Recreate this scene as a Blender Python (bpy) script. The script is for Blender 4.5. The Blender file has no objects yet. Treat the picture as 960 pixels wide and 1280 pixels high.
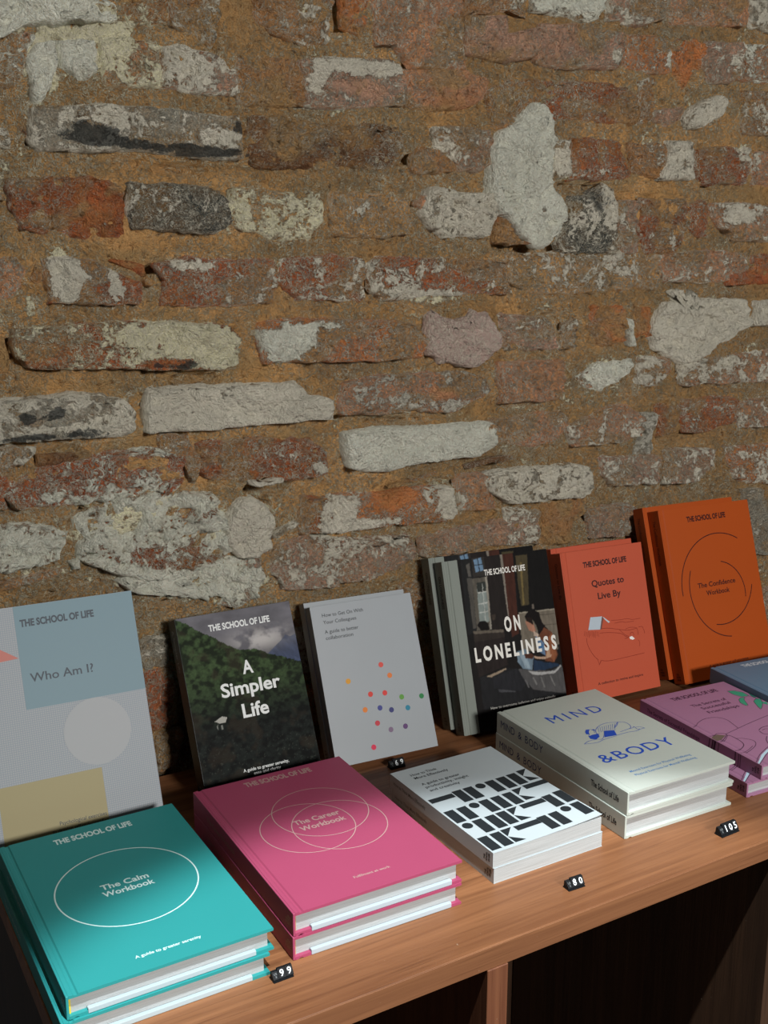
import bpy, bmesh, math, random
import numpy as np
from mathutils import Matrix, Vector

scene = bpy.context.scene
COL = scene.collection
random.seed(7)

# ------------------------------------------------------------------ camera, world, lights, exposure
cam_data = bpy.data.cameras.new('camera')
cam_data.sensor_fit = 'HORIZONTAL'
cam_data.sensor_width = 36.0
cam_data.lens = 36.0 * 1331.75 / 960.0
cam_data.clip_start = 0.02
camera = bpy.data.objects.new('camera', cam_data)
COL.objects.link(camera)
yaw, pitch, roll = math.radians(30.3237), math.radians(12.815), math.radians(0.0327)
fw = Vector((math.sin(yaw) * math.cos(pitch), math.cos(yaw) * math.cos(pitch), -math.sin(pitch)))
rt = Vector((math.cos(yaw), -math.sin(yaw), 0))
up = rt.cross(fw)
r2 = rt * math.cos(roll) + up * math.sin(roll)
u2 = -rt * math.sin(roll) + up * math.cos(roll)
camera.matrix_world = Matrix(((r2.x, u2.x, -fw.x, 0), (r2.y, u2.y, -fw.y, 0), (r2.z, u2.z, -fw.z, 0.56939), (0, 0, 0, 1)))
scene.camera = camera

scene.view_settings.view_transform = 'Standard'
scene.view_settings.look = 'None'
scene.view_settings.gamma = 1.0
scene.view_settings.exposure = 0.0
scene.view_settings.use_curve_mapping = False

world = bpy.data.worlds.new('room_light')
scene.world = world
world.use_nodes = True
world.node_tree.nodes['Background'].inputs[0].default_value = (0.88, 0.95, 1.0, 1)
world.node_tree.nodes['Background'].inputs[1].default_value = 0.04


def add_light(name, kind, loc, target, power, colour, **kw):
    d = bpy.data.lights.new(name, kind)
    d.energy = power
    d.color = colour
    for k, v in kw.items():
        setattr(d, k, v)
    o = bpy.data.objects.new(name, d)
    COL.objects.link(o)
    o.location = loc
    o.rotation_euler = (Vector(target) - Vector(loc)).to_track_quat('-Z', 'Y').to_euler()
    return o


add_light('ceiling_spot', 'SPOT', (0.36, -0.12, 2.1), (0.42, 0.25, 0.0), 310, (0.92, 0.98, 1.0),
          spot_size=math.radians(32.6), spot_blend=0.24, shadow_soft_size=0.02)
add_light('ceiling_spot', 'SPOT', (0.78, -0.10, 2.1), (0.98, 0.44, 0.0), 92, (0.92, 0.98, 1.0),
          spot_size=math.radians(31), spot_blend=0.8, shadow_soft_size=0.03)
add_light('shop_window', 'AREA', (0.72, -1.95, 1.25), (0.72, 1.12, 0.5), 74, (1.0, 0.985, 0.955),
          shape='RECTANGLE', size=0.45, size_y=0.35)


# ------------------------------------------------------------------ helpers
def lin(c):
    r = []
    for v in c[:3]:
        v = v / 255.0
        r.append(v / 12.92 if v <= 0.04045 else ((v + 0.055) / 1.055) ** 2.4)
    return tuple(r)


def lin4(c):
    return lin(c) + (1.0,)


def hash2(ix, iy, seed):
    h = (ix.astype(np.int64) * 374761393 + iy.astype(np.int64) * 668265263 + seed * 1442695041) & 0xffffffff
    h = ((h ^ (h >> 13)) * 1274126177) & 0xffffffff
    h = (h ^ (h >> 16)) & 0xffffffff
    return h / 4294967295.0


def vnoise(x, y, seed=0):
    x = np.asarray(x, float); y = np.asarray(y, float)
    ix = np.floor(x); iy = np.floor(y)
    fx = x - ix; fy = y - iy
    fx = fx * fx * fx * (fx * (fx * 6 - 15) + 10); fy = fy * fy * fy * (fy * (fy * 6 - 15) + 10)
    a = hash2(ix, iy, seed); b = hash2(ix + 1, iy, seed)
    c = hash2(ix, iy + 1, seed); d = hash2(ix + 1, iy + 1, seed)
    return (a * (1 - fx) + b * fx) * (1 - fy) + (c * (1 - fx) + d * fx) * fy


def fbm(x, y, seed=0, octaves=4, gain=0.5):
    s = 0; a = 1; t = 0
    for k in range(octaves):
        # turn each octave so that the lattice never lines up
        c_, s_ = math.cos(k * 1.1 + .4), math.sin(k * 1.1 + .4)
        s = s + a * vnoise((x * c_ - y * s_) * 2 ** k, (x * s_ + y * c_) * 2 ** k, seed + k * 17)
        t += a; a *= gain
    return s / t


def smooth(a, b, x):
    t = np.clip((x - a) / (b - a), 0, 1)
    return t * t * (3 - 2 * t)


def link_mesh(name, me, mat, parent=None):
    o = bpy.data.objects.new(name, me)
    COL.objects.link(o)
    if mat is not None and not me.materials:
        me.materials.append(mat)
    if parent is not None:
        o.parent = parent
    return o


def tag(o, label=None, category=None, group=None, kind=None):
    if label: o['label'] = label
    if category: o['category'] = category
    if group: o['group'] = group
    if kind: o['kind'] = kind
    return o


def grid_mesh(name, P, cols=None):
    """P: (nv, nu, 3) points -> mesh; cols: dict name -> (nv, nu, k) arrays stored per vertex"""
    nv, nu = P.shape[:2]
    i = np.arange(nv * nu).reshape(nv, nu)
    f = np.stack([i[:-1, :-1], i[:-1, 1:], i[1:, 1:], i[1:, :-1]], -1).reshape(-1, 4)
    me = bpy.data.meshes.new(name)
    me.vertices.add(nv * nu)
    me.vertices.foreach_set('co', P.reshape(-1).astype(np.float32))
    me.loops.add(f.size)
    me.loops.foreach_set('vertex_index', f.reshape(-1).astype(np.int32))
    me.polygons.add(len(f))
    me.polygons.foreach_set('loop_start', (np.arange(len(f)) * 4).astype(np.int32))
    me.update(calc_edges=True)
    me.polygons.foreach_set('use_smooth', np.ones(len(f), bool))
    for k, a in (cols or {}).items():
        if a.ndim == 3:
            at = me.attributes.new(k, 'FLOAT_COLOR', 'POINT')
            at.data.foreach_set('color', np.concatenate([a, np.ones(a.shape[:2] + (1,))], -1).reshape(-1).astype(np.float32))
        else:
            at = me.attributes.new(k, 'FLOAT', 'POINT')
            at.data.foreach_set('value', a.reshape(-1).astype(np.float32))
    me.validate()
    return me


def box_bm(bm, lo, hi, bevel=0.0, seg=2):
    r = bmesh.ops.create_cube(bm, size=1.0)
    vs = r['verts']
    for v in vs:
        v.co = Vector([(lo[k] + hi[k]) / 2 + v.co[k] * (hi[k] - lo[k]) for k in range(3)])
    if bevel > 0:
        es = list({e for v in vs for e in v.link_edges})
        bmesh.ops.bevel(bm, geom=es, offset=bevel, segments=seg, affect='EDGES', profile=0.6)
    return bm


def bm_obj(name, bm, mat, parent=None, smooth_faces=False):
    me = bpy.data.meshes.new(name)
    bm.normal_update()
    bm.to_mesh(me); bm.free()
    if smooth_faces:
        for p in me.polygons: p.use_smooth = True
    return link_mesh(name, me, mat, parent)


def box(name, lo, hi, mat, parent=None, bevel=0.0, seg=2):
    return bm_obj(name, box_bm(bmesh.new(), lo, hi, bevel, seg), mat, parent)


def prism(name, prof, y0, y1, mat, parent=None, axis='y'):
    """extrude a closed profile of (x, z) points from y0 to y1 (or of (y, z) along x)"""
    bm = bmesh.new()
    def P(p, t):
        return Vector((p[0], t, p[1])) if axis == 'y' else Vector((t, p[0], p[1]))
    a = [bm.verts.new(P(p, y0)) for p in prof]
    b = [bm.verts.new(P(p, y1)) for p in prof]
    n = len(prof)
    for i in range(n):
        bm.faces.new((a[i], a[(i + 1) % n], b[(i + 1) % n], b[i]))
    bm.faces.new(a[::-1]); bm.faces.new(b)
    bmesh.ops.recalc_face_normals(bm, faces=bm.faces)
    return bm_obj(name, bm, mat, parent)


# ------------------------------------------------------------------ materials
def new_mat(name):
    m = bpy.data.materials.new(name)
    m.use_nodes = True
    nt = m.node_tree
    return m, nt, nt.nodes['Principled BSDF']


def N(nt, typ, **kw):
    n = nt.nodes.new(typ)
    for k, v in kw.items():
        if isinstance(k, str) and k.startswith('i_'):
            n.inputs[int(k[2:])].default_value = v
        else:
            setattr(n, k, v)
    return n


def math_n(nt, op, a, b=None, c=None, clamp=False):
    n = nt.nodes.new('ShaderNodeMath'); n.operation = op; n.use_clamp = clamp
    for i, v in enumerate((a, b, c)):
        if v is None: continue
        if hasattr(v, 'is_linked') or hasattr(v, 'node'):
            nt.links.new(v, n.inputs[i])
        else:
            n.inputs[i].default_value = v
    return n.outputs[0]


def sstep(nt, v, a, b):
    n = nt.nodes.new('ShaderNodeMapRange'); n.interpolation_type = 'SMOOTHSTEP'
    nt.links.new(v, n.inputs[0]); n.inputs[1].default_value = a; n.inputs[2].default_value = b
    return n.outputs[0]


def mixc(nt, f, a, b, mode='MIX'):
    n = nt.nodes.new('ShaderNodeMix'); n.data_type = 'RGBA'; n.blend_type = mode
    for sock, v in ((n.inputs[0], f), (n.inputs[6], a), (n.inputs[7], b)):
        if hasattr(v, 'node'): nt.links.new(v, sock)
        else: sock.default_value = v
    return n.outputs[2]


def noise(nt, vec, scale, detail=4, rough=0.55, dist=0.0):
    n = nt.nodes.new('ShaderNodeTexNoise')
    nt.links.new(vec, n.inputs['Vector'])
    n.inputs['Scale'].default_value = scale; n.inputs['Detail'].default_value = detail
    n.inputs['Roughness'].default_value = rough; n.inputs['Distortion'].default_value = dist
    return n.outputs['Fac']


def mapping(nt, vec, scale, rot=(0, 0, 0)):
    n = nt.nodes.new('ShaderNodeMapping'); nt.links.new(vec, n.inputs[0])
    n.inputs['Scale'].default_value = scale; n.inputs['Rotation'].default_value = rot
    return n.outputs[0]


def bump(nt, h, strength, dist, bsdf):
    n = nt.nodes.new('ShaderNodeBump'); nt.links.new(h, n.inputs['Height'])
    n.inputs['Strength'].default_value = strength; n.inputs['Distance'].default_value = dist
    nt.links.new(n.outputs[0], bsdf.inputs['Normal'])


def masonry_material():
    m, nt, b = new_mat('weathered_masonry')
    pos = N(nt, 'ShaderNodeNewGeometry').outputs['Position']
    base = N(nt, 'ShaderNodeAttribute', attribute_name='base').outputs['Color']
    pcol = N(nt, 'ShaderNodeAttribute', attribute_name='pcol').outputs['Color']
    pamt = N(nt, 'ShaderNodeAttribute', attribute_name='pamt').outputs['Fac']
    soot = N(nt, 'ShaderNodeAttribute', attribute_name='soot').outputs['Fac']
    mul = lambda a, k: math_n(nt, 'MULTIPLY', a, k)
    add = lambda a, k: math_n(nt, 'ADD', a, k)
    cen = lambda a, k: mul(math_n(nt, 'SUBTRACT', a, 0.5), k)
    n1 = noise(nt, pos, 38, 9, 0.70, 0.6)
    n2 = noise(nt, pos, 150, 6, 0.66)
    n3 = noise(nt, pos, 24, 6, 0.62, 0.5)
    n4 = noise(nt, pos, 480, 3, 0.7)
    n5 = noise(nt, pos, 11, 4, 0.5)
    v1 = noise(nt, pos, 70, 5, 0.62, 1.6)
    v2 = noise(nt, mapping(nt, pos, (1.0, 1.0, 0.8)), 155, 4, 0.6, 1.2)
    # flakes of limewash that cling to the brick
    t = add(add(pamt, cen(n1, 2.2)), cen(n2, 1.1))
    flake = sstep(nt, t, 0.55, 0.65)
    # thin white crusts along the pores
    near = add(pamt, cen(n5, 0.9))
    def veins(v, w):
        d = math_n(nt, 'ABSOLUTE', math_n(nt, 'SUBTRACT', v, 0.5))
        return math_n(nt, 'SUBTRACT', 1.0, sstep(nt, d, w * 0.25, w))
    lace = mul(veins(v1, 0.030), sstep(nt, near, -0.1, 0.3))
    lace2 = mul(mul(veins(v2, 0.040), sstep(nt, add(near, cen(n1, 1.2)), 0.05, 0.4)), 0.9)
    lace = mul(math_n(nt, 'MAXIMUM', lace, lace2), sstep(nt, n4, 0.28, 0.44))
    mask = math_n(nt, 'MAXIMUM', flake, mul(lace, 0.95), clamp=True)
    # the body colour drifts between sandy and dusty, with shade tinted into its pits
    c1 = mixc(nt, mul(sstep(nt, n3, 0.38, 0.66), 0.8), base, mixc(nt, 0.55, base, lin4((202, 152, 92))))
    pit_shade = mixc(nt, 1.0, c1, (0.34, 0.26, 0.21, 1), 'MULTIPLY')
    c2 = mixc(nt, sstep(nt, n2, 0.27, 0.47), pit_shade, c1)
    grit = mixc(nt, mul(sstep(nt, n4, 0.54, 0.70), 0.6), c2, lin4((214, 180, 128)))
    grit = mixc(nt, mul(sstep(nt, n4, 0.40, 0.30), 0.55), grit, pit_shade)
    stain = mixc(nt, 1.0, pcol, (0.50, 0.45, 0.38, 1), 'MULTIPLY')
    worn = sstep(nt, pamt, 1.0, 0.8)
    pv = mixc(nt, mul(sstep(nt, n2, 0.50, 0.32), worn), pcol, stain)
    pv = mixc(nt, mul(mul(sstep(nt, n1, 0.50, 0.34), 0.4), worn), pv, stain)
    crust = mixc(nt, mul(lace, 0.7), pv, lin4((236, 228, 206)))
    col = mixc(nt, mask, grit, crust)
    st = sstep(nt, add(add(soot, cen(n1, 2.0)), cen(n2, 1.2)), 0.42, 0.66)
    col = mixc(nt, mul(st, 0.85), col, lin4((62, 68, 68)))
    nt.links.new(col, b.inputs['Base Color'])
    b.inputs['Roughness'].default_value = 0.92
    b.inputs['Specular IOR Level'].default_value = 0.2
    h = add(add(mul(n1, 1.0), mul(n2, 0.75)), mul(n4, 0.22))
    h = add(h, mul(mask, 0.30))
    bump(nt, h, 1.0, 0.018, b)
    return m


def wood_material(name, c0, c1, grain='x', rough=0.42, specks=0.0):
    m, nt, b = new_mat(name)
    oc = N(nt, 'ShaderNodeNewGeometry').outputs['Position']
    sc = {'x': (1.6, 42, 42), 'z': (42, 42, 1.6)}[grain]
    v = mapping(nt, oc, sc)
    n1 = noise(nt, v, 1.3, 7, 0.62, 0.9)
    sc2 = {'x': (9, 420, 420), 'z': (420, 420, 9)}[grain]
    n2 = noise(nt, mapping(nt, oc, sc2), 1.0, 3, 0.6)
    n3 = noise(nt, mapping(nt, oc, tuple(s * 0.28 for s in sc)), 1.0, 3, 0.5, 0.5)
    c = mixc(nt, sstep(nt, n1, 0.3, 0.7), lin4(c0), lin4(c1))
    c = mixc(nt, math_n(nt, 'MULTIPLY', sstep(nt, n3, 0.4, 0.75), 0.45), c, mixc(nt, 0.5, lin4(c0), (0.12, 0.05, 0.02, 1)))
    c = mixc(nt, math_n(nt, 'MULTIPLY', sstep(nt, n2, 0.54, 0.70), 0.4), c, mixc(nt, 1.0, lin4(c0), (0.5, 0.45, 0.4, 1), 'MULTIPLY'))
    if specks:
        sp = sstep(nt, noise(nt, oc, 230, 2, 0.5), 0.76, 0.80)
        c = mixc(nt, math_n(nt, 'MULTIPLY', sp, specks), c, lin4((205, 190, 168)))
    nt.links.new(c, b.inputs['Base Color'])
    b.inputs['Roughness'].default_value = rough
    b.inputs['Specular IOR Level'].default_value = 0.35
    bump(nt, math_n(nt, 'ADD', math_n(nt, 'MULTIPLY', n2, 0.5), n1), 0.18, 0.0012, b)
    return m


_cache = {}


def cloth(colour, rough=0.55, weave=0.12, spec=0.35):
    key = ('cloth', colour, rough, weave)
    if key in _cache: return _cache[key]
    m, nt, b = new_mat('cover_cloth')
    oc = N(nt, 'ShaderNodeTexCoord').outputs['Object']
    n1 = noise(nt, oc, 700, 3, 0.6)
    n2 = noise(nt, oc, 22, 4, 0.6)
    c = mixc(nt, math_n(nt, 'MULTIPLY', n2, 0.22), lin4(colour), mixc(nt, 1.0, lin4(colour), (0.72, 0.72, 0.72, 1), 'MULTIPLY'))
    nt.links.new(c, b.inputs['Base Color'])
    b.inputs['Roughness'].default_value = rough
    b.inputs['Specular IOR Level'].default_value = spec
    bump(nt, n1, weave, 0.0005, b)
    _cache[key] = m
    return m


def ink(colour, rough=0.5):
    key = ('ink', colour, rough)
    if key in _cache: return _cache[key]
    m, nt, b = new_mat('printed_ink')
    oc = N(nt, 'ShaderNodeTexCoord').outputs['Object']
    n2 = noise(nt, oc, 300, 2, 0.5)
    c = mixc(nt, math_n(nt, 'MULTIPLY', n2, 0.1), lin4(colour), mixc(nt, 1.0, lin4(colour), (0.8, 0.8, 0.8, 1), 'MULTIPLY'))
    nt.links.new(c, b.inputs['Base Color'])
    b.inputs['Roughness'].default_value = rough
    b.inputs['Specular IOR Level'].default_value = 0.3
    _cache[key] = m
    return m


def paper_edges():
    m, nt, b = new_mat('page_edges')
    oc = N(nt, 'ShaderNodeTexCoord').outputs['Object']
    v = mapping(nt, oc, (14, 14, 2600))
    n1 = noise(nt, v, 1.0, 3, 0.7)
    n2 = noise(nt, mapping(nt, oc, (5, 5, 500)), 1.0, 2, 0.6)
    c = mixc(nt, sstep(nt, n1, 0.25, 0.6), lin4((146, 148, 147)), lin4((184, 187, 187)))
    c = mixc(nt, math_n(nt, 'MULTIPLY', sstep(nt, n2, 0.5, 0.75), 0.25), c, lin4((122, 124, 124)))
    nt.links.new(c, b.inputs['Base Color'])
    b.inputs['Roughness'].default_value = 0.85
    bump(nt, n1, 0.35, 0.0006, b)
    return m


def print_material():
    m, nt, b = new_mat('colour_print')
    a = N(nt, 'ShaderNodeAttribute', attribute_name='print').outputs['Color']
    nt.links.new(a, b.inputs['Base Color'])
    b.inputs['Roughness'].default_value = 0.6
    b.inputs['Specular IOR Level'].default_value = 0.1
    return m


def grid_paper():
    m, nt, b = new_mat('squared_paper_print')
    oc = N(nt, 'ShaderNodeTexCoord').outputs['Object']
    s = N(nt, 'ShaderNodeSeparateXYZ'); nt.links.new(oc, s.inputs[0])
    def line(v):
        f = math_n(nt, 'FRACT', math_n(nt, 'MULTIPLY', v, 470.0))
        return math_n(nt, 'LESS_THAN', f, 0.34)
    l = math_n(nt, 'MAXIMUM', line(s.outputs[0]), line(s.outputs[1]))
    c = mixc(nt, math_n(nt, 'MULTIPLY', l, 0.5), lin4((160, 163, 165)), lin4((112, 128, 144)))
    nt.links.new(c, b.inputs['Base Color'])
    b.inputs['Roughness'].default_value = 0.55
    return m


MASONRY = masonry_material()
WOOD_TOP = wood_material('oiled_wood_top', (112, 70, 44), (158, 108, 72), 'x', 0.46, 0.35)
WOOD_FRONT_SHADE = wood_material('wood_front_shade', (118, 76, 50), (150, 102, 68), 'x', 0.5, 0.3)  # dimmer light on the board's front face, put into the wood colour
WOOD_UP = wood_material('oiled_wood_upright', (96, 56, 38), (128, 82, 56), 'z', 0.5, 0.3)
WOOD_DARK_SHADED = wood_material('shaded_dark_wood', (44, 30, 21), (66, 46, 32), 'z', 0.55, 0.25)  # dark wood, deepened to paint in the shade below the top board
PAGES = paper_edges()
PRINT = print_material()

# ------------------------------------------------------------------ traced shapes, in millimetres: printed drawings on the covers; bricks, limewash, soot and holes on the wall (x along it, z up)
LONE_SHAPES=[([(22.4, 237.4), (157.2, 223.0), (159.2, -10.9), (7.3, 15.7)], (30, 27, 26)), ([(27.3, 220.2), (46.2, 219.7), (36.5, 126.0), (23.5, 121.2)], (38, 38, 38)), ([(61.5, 219.7), (86.6, 218.6), (86.5, 125.7), (58.0, 123.0)], (42, 36, 34)), ([(84.7, 218.9), (89.6, 219.2), (87.7, 139.0), (84.5, 137.8)], (150, 140, 128)), ([(88.5, 218.4), (104.3, 218.4), (97.4, 114.1), (86.1, 110.6), (85.8, 139.3)], (78, 44, 34)), ([(104.3, 218.4), (156.1, 216.2), (157.5, 138.3), (101.7, 140.5)], (22, 20, 19)), ([(107.3, 212.9), (125.2, 212.7), (117.9, 148.6), (106.1, 143.3), (105.6, 177.4)], (84, 74, 52)), ([(112.8, 203.8), (115.8, 203.5), (111.0, 149.5), (108.4, 148.1)], (130, 112, 70)), ([(43.0, 217.6), (61.5, 219.7), (60.3, 193.0), (42.0, 192.6)], (60, 56, 52)), ([(45.4, 214.8), (57.2, 216.5), (58.1, 199.9), (46.4, 198.8)], (120, 150, 178)), ([(51.0, 216.2), (52.2, 216.4), (53.0, 199.5), (51.8, 199.3)], (40, 45, 50)), ([(45.1, 207.8), (57.4, 208.1), (57.5, 207.2), (45.2, 207.0)], (40, 45, 50)), ([(34.2, 209.4), (39.2, 211.3), (39.3, 193.8), (34.7, 194.3)], (100, 96, 90)), ([(32.6, 192.9), (40.0, 192.0), (37.0, 129.2), (32.1, 128.3)], (92, 88, 82)), ([(39.9, 191.2), (59.1, 191.4), (56.7, 124.8), (37.4, 125.9)], (104, 98, 88)), ([(45.7, 185.5), (59.1, 185.6), (57.5, 134.7), (42.5, 134.3)], (150, 160, 155)), ([(45.7, 185.5), (59.1, 185.6), (58.1, 173.1), (45.1, 173.1)], (58, 62, 58)), ([(45.1, 173.1), (58.1, 173.1), (58.1, 171.8), (45.1, 171.7)], (210, 212, 205)), ([(44.4, 159.0), (58.3, 159.7), (58.3, 158.3), (44.4, 157.8)], (210, 212, 205)), ([(44.7, 148.1), (58.2, 148.8), (58.2, 147.5), (44.6, 146.8)], (210, 212, 205)), ([(53.1, 183.8), (54.0, 183.7), (51.9, 135.5), (50.9, 135.6)], (205, 208, 200)), ([(59.1, 191.4), (62.0, 191.9), (58.6, 124.6), (55.9, 124.6)], (165, 158, 145)), ([(38.4, 132.4), (42.9, 136.7), (50.5, 136.5), (54.7, 132.6), (55.4, 125.0), (43.0, 125.1)], (20, 17, 16)), ([(60.7, 142.6), (66.5, 142.7), (66.2, 136.0), (61.0, 135.9)], (70, 60, 52)), ([(31.7, 125.8), (75.3, 122.2), (75.7, 118.8), (32.1, 122.0)], (112, 102, 90)), ([(32.1, 122.0), (75.7, 118.8), (75.6, 112.1), (31.4, 111.8)], (58, 50, 45)), ([(31.4, 111.8), (75.6, 112.1), (74.9, 77.1), (30.3, 67.5)], (46, 38, 36)), ([(100.7, 140.3), (156.5, 138.4), (156.9, 85.1), (99.5, 90.2)], (128, 118, 104)), ([(100.7, 140.3), (156.5, 138.4), (156.5, 136.7), (100.8, 138.6)], (170, 160, 142)), ([(130.4, 133.3), (157.1, 132.1), (157.2, 131.4), (130.5, 132.6)], (80, 72, 62)), ([(130.2, 119.7), (157.3, 118.5), (157.4, 117.8), (130.3, 119.0)], (80, 72, 62)), ([(102.2, 143.9), (104.9, 148.6), (121.6, 147.3), (132.7, 147.5), (133.7, 141.4)], (20, 18, 18)), ([(121.8, 148.1), (124.8, 148.5), (124.7, 141.7), (121.7, 141.8)], (120, 110, 100)), ([(32.1, 67.2), (72.4, 73.3), (111.2, 64.8), (151.6, 65.4), (160.0, 6.0), (31.7, 27.8)], (38, 38, 40)), ([(41.6, 67.3), (71.4, 73.5), (72.1, 71.7), (48.9, 65.4)], (170, 150, 128)), ([(49.8, 64.4), (84.6, 70.6), (111.1, 64.0), (89.7, 41.4), (50.5, 51.1)], (44, 44, 48)), ([(88.4, 70.0), (111.2, 64.8), (138.5, 59.7), (153.7, 65.9), (159.4, 26.6), (107.2, 40.2), (94.2, 57.4)], (92, 90, 90)), ([(103.4, 65.2), (118.6, 61.1), (142.4, 59.1), (152.5, 65.2), (153.1, 62.6), (141.8, 55.8), (117.9, 57.0), (107.5, 60.3)], (190, 188, 186)), ([(109.9, 56.6), (114.1, 45.8), (112.0, 45.3), (108.1, 55.2)], (130, 128, 126)), ([(121.6, 54.8), (125.2, 40.6), (123.2, 40.1), (119.5, 54.2)], (126, 124, 122)), ([(135.5, 54.2), (141.2, 39.8), (139.1, 39.3), (133.8, 53.7)], (128, 126, 124)), ([(97.8, 55.1), (102.0, 44.4), (99.9, 43.9), (95.7, 54.6)], (112, 110, 110)), ([(56.0, 49.3), (80.2, 42.9), (80.9, 41.5), (57.3, 45.0)], (80, 80, 84)), ([(108.6, 134.5), (115.5, 140.4), (123.6, 141.0), (130.9, 136.6), (133.7, 122.6), (141.2, 113.0), (126.2, 107.5), (124.3, 120.5), (118.1, 131.6), (111.4, 127.4)], (24, 18, 17)), ([(108.9, 127.7), (113.7, 128.8), (119.4, 127.1), (123.2, 113.8), (119.0, 112.4), (112.5, 115.4), (109.7, 122.5)], (190, 135, 110)), ([(110.3, 132.6), (119.1, 131.4), (120.4, 121.0), (116.9, 124.1), (110.5, 127.5)], (40, 28, 24)), ([(119.3, 114.4), (126.3, 108.3), (123.8, 105.3), (118.2, 107.8)], (210, 185, 165)), ([(126.2, 107.5), (135.7, 116.4), (146.6, 108.9), (150.8, 79.2), (144.2, 69.9), (130.7, 73.7), (131.7, 92.2)], (120, 72, 50)), ([(139.5, 103.0), (146.3, 107.2), (148.8, 79.5), (143.2, 70.1), (139.4, 77.5)], (160, 98, 66)), ([(121.1, 107.3), (132.5, 97.2), (131.8, 80.3), (122.8, 86.7), (120.5, 97.3)], (110, 135, 165)), ([(122.7, 98.6), (129.3, 96.0), (129.5, 90.8), (123.6, 91.7)], (60, 110, 160)), ([(89.9, 91.6), (103.9, 92.9), (113.9, 81.3), (109.3, 65.1), (96.1, 68.8), (89.7, 78.2)], (130, 150, 165)), ([(92.5, 89.5), (101.4, 89.9), (107.6, 67.1), (100.0, 69.1)], (160, 178, 190)), ([(113.4, 78.0), (128.4, 72.3), (148.9, 67.5), (151.4, 64.6), (126.8, 62.4), (111.1, 64.0)], (40, 58, 82)), ([(114.1, 82.1), (129.5, 78.9), (141.9, 80.5), (139.4, 77.5), (129.0, 76.0), (115.5, 79.0)], (205, 170, 145)), ([(134.5, 85.0), (139.3, 89.4), (139.6, 79.1), (131.2, 76.7)], (200, 160, 130)), ([(99.9, 86.8), (110.8, 86.8), (115.2, 82.8), (111.6, 79.1), (102.0, 81.4)], (90, 55, 42)), ([(156.0, 92.1), (157.5, 64.5), (153.5, 64.8), (152.1, 91.0)], (28, 26, 26))]
QUOTE_LINES=[([(25.0, 84.5), (25.1, 77.4), (27.5, 69.4), (31.3, 62.3), (35.8, 56.3), (39.8, 52.8)], 0.45), ([(38.6, 53.4), (40.4, 46.2)], 0.4), ([(45.2, 51.9), (39.6, 45.7)], 0.4), ([(43.1, 51.4), (41.4, 47.5)], 0.3), ([(45.1, 51.1), (51.9, 49.4), (61.9, 48.6), (84.9, 48.9), (118.5, 49.8)], 0.45), ([(69.6, 102.0), (85.0, 100.4), (96.6, 100.4), (104.9, 98.0), (119.5, 97.6)], 0.4), ([(74.5, 97.3), (87.4, 97.5), (92.9, 95.8), (107.4, 95.4)], 0.4), ([(51.1, 93.4), (63.6, 92.1), (81.4, 87.7), (93.9, 84.7), (105.5, 84.7), (111.5, 85.5)], 0.45), ([(47.3, 87.8), (62.6, 86.3), (81.9, 82.3), (89.7, 77.3), (95.1, 74.8)], 0.45), ([(81.3, 87.2), (90.0, 79.0), (96.7, 75.7)], 0.4), ([(91.4, 86.8), (100.2, 87.8), (110.1, 85.7), (112.1, 80.2), (112.0, 75.6)], 0.4), ([(114.6, 86.2), (120.4, 85.9), (123.0, 79.7), (123.1, 76.2)], 0.45), ([(97.8, 77.8), (100.5, 80.8), (103.9, 79.7), (104.0, 75.7)], 0.4), ([(110.1, 69.0), (112.6, 66.3), (111.8, 60.1)], 0.35), ([(87.8, 74.2), (93.6, 74.4)], 0.5), ([(23.6, 94.2), (21.8, 87.6)], 0.3), ([(25.5, 93.3), (24.4, 86.6)], 0.3), ([(27.3, 92.5), (26.9, 85.6)], 0.3), ([(29.5, 93.3), (29.5, 84.6)], 0.3), ([(31.3, 92.5), (29.2, 84.1)], 0.3), ([(33.2, 91.6), (32.3, 86.0)], 0.3), ([(35.3, 92.5), (34.9, 85.0)], 0.3), ([(37.2, 91.6), (37.5, 84.0)], 0.3), ([(39.1, 90.7), (37.1, 83.5)], 0.3), ([(41.2, 91.6), (39.7, 82.5)], 0.3), ([(43.1, 90.7), (42.8, 84.4)], 0.3), ([(45.0, 89.8), (45.4, 83.4)], 0.3)]
QUOTE_SHAPES=[([(35.7, 110.9), (54.9, 109.5), (49.0, 92.4), (29.7, 94.7)], (150, 160, 168)), ([(56.3, 108.9), (67.1, 100.2), (64.4, 99.3), (57.2, 106.5)], (160, 168, 172)), ([(54.9, 109.5), (57.2, 106.5), (51.5, 92.7), (49.0, 92.4)], (96, 60, 52)), ([(96.6, 75.1), (101.0, 75.6), (105.0, 71.5), (101.6, 70.5), (96.8, 72.2)], (200, 195, 190))]
MIND_SHAPES=[([(77.7, 127.5), (88.6, 123.4), (82.5, 111.9), (66.2, 114.1)], (24, 72, 178)), ([(52.1, 125.1), (58.7, 126.0), (66.5, 125.3), (62.7, 118.3), (54.1, 114.0), (49.5, 118.8)], (24, 72, 178)), ([(55.9, 135.8), (60.6, 140.2), (65.2, 139.1), (59.7, 133.8), (56.5, 128.6), (53.2, 130.4)], (24, 72, 178)), ([(65.4, 136.2), (69.5, 137.7), (69.7, 135.2), (68.3, 132.7), (68.1, 135.6)], (24, 72, 178))]
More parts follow.
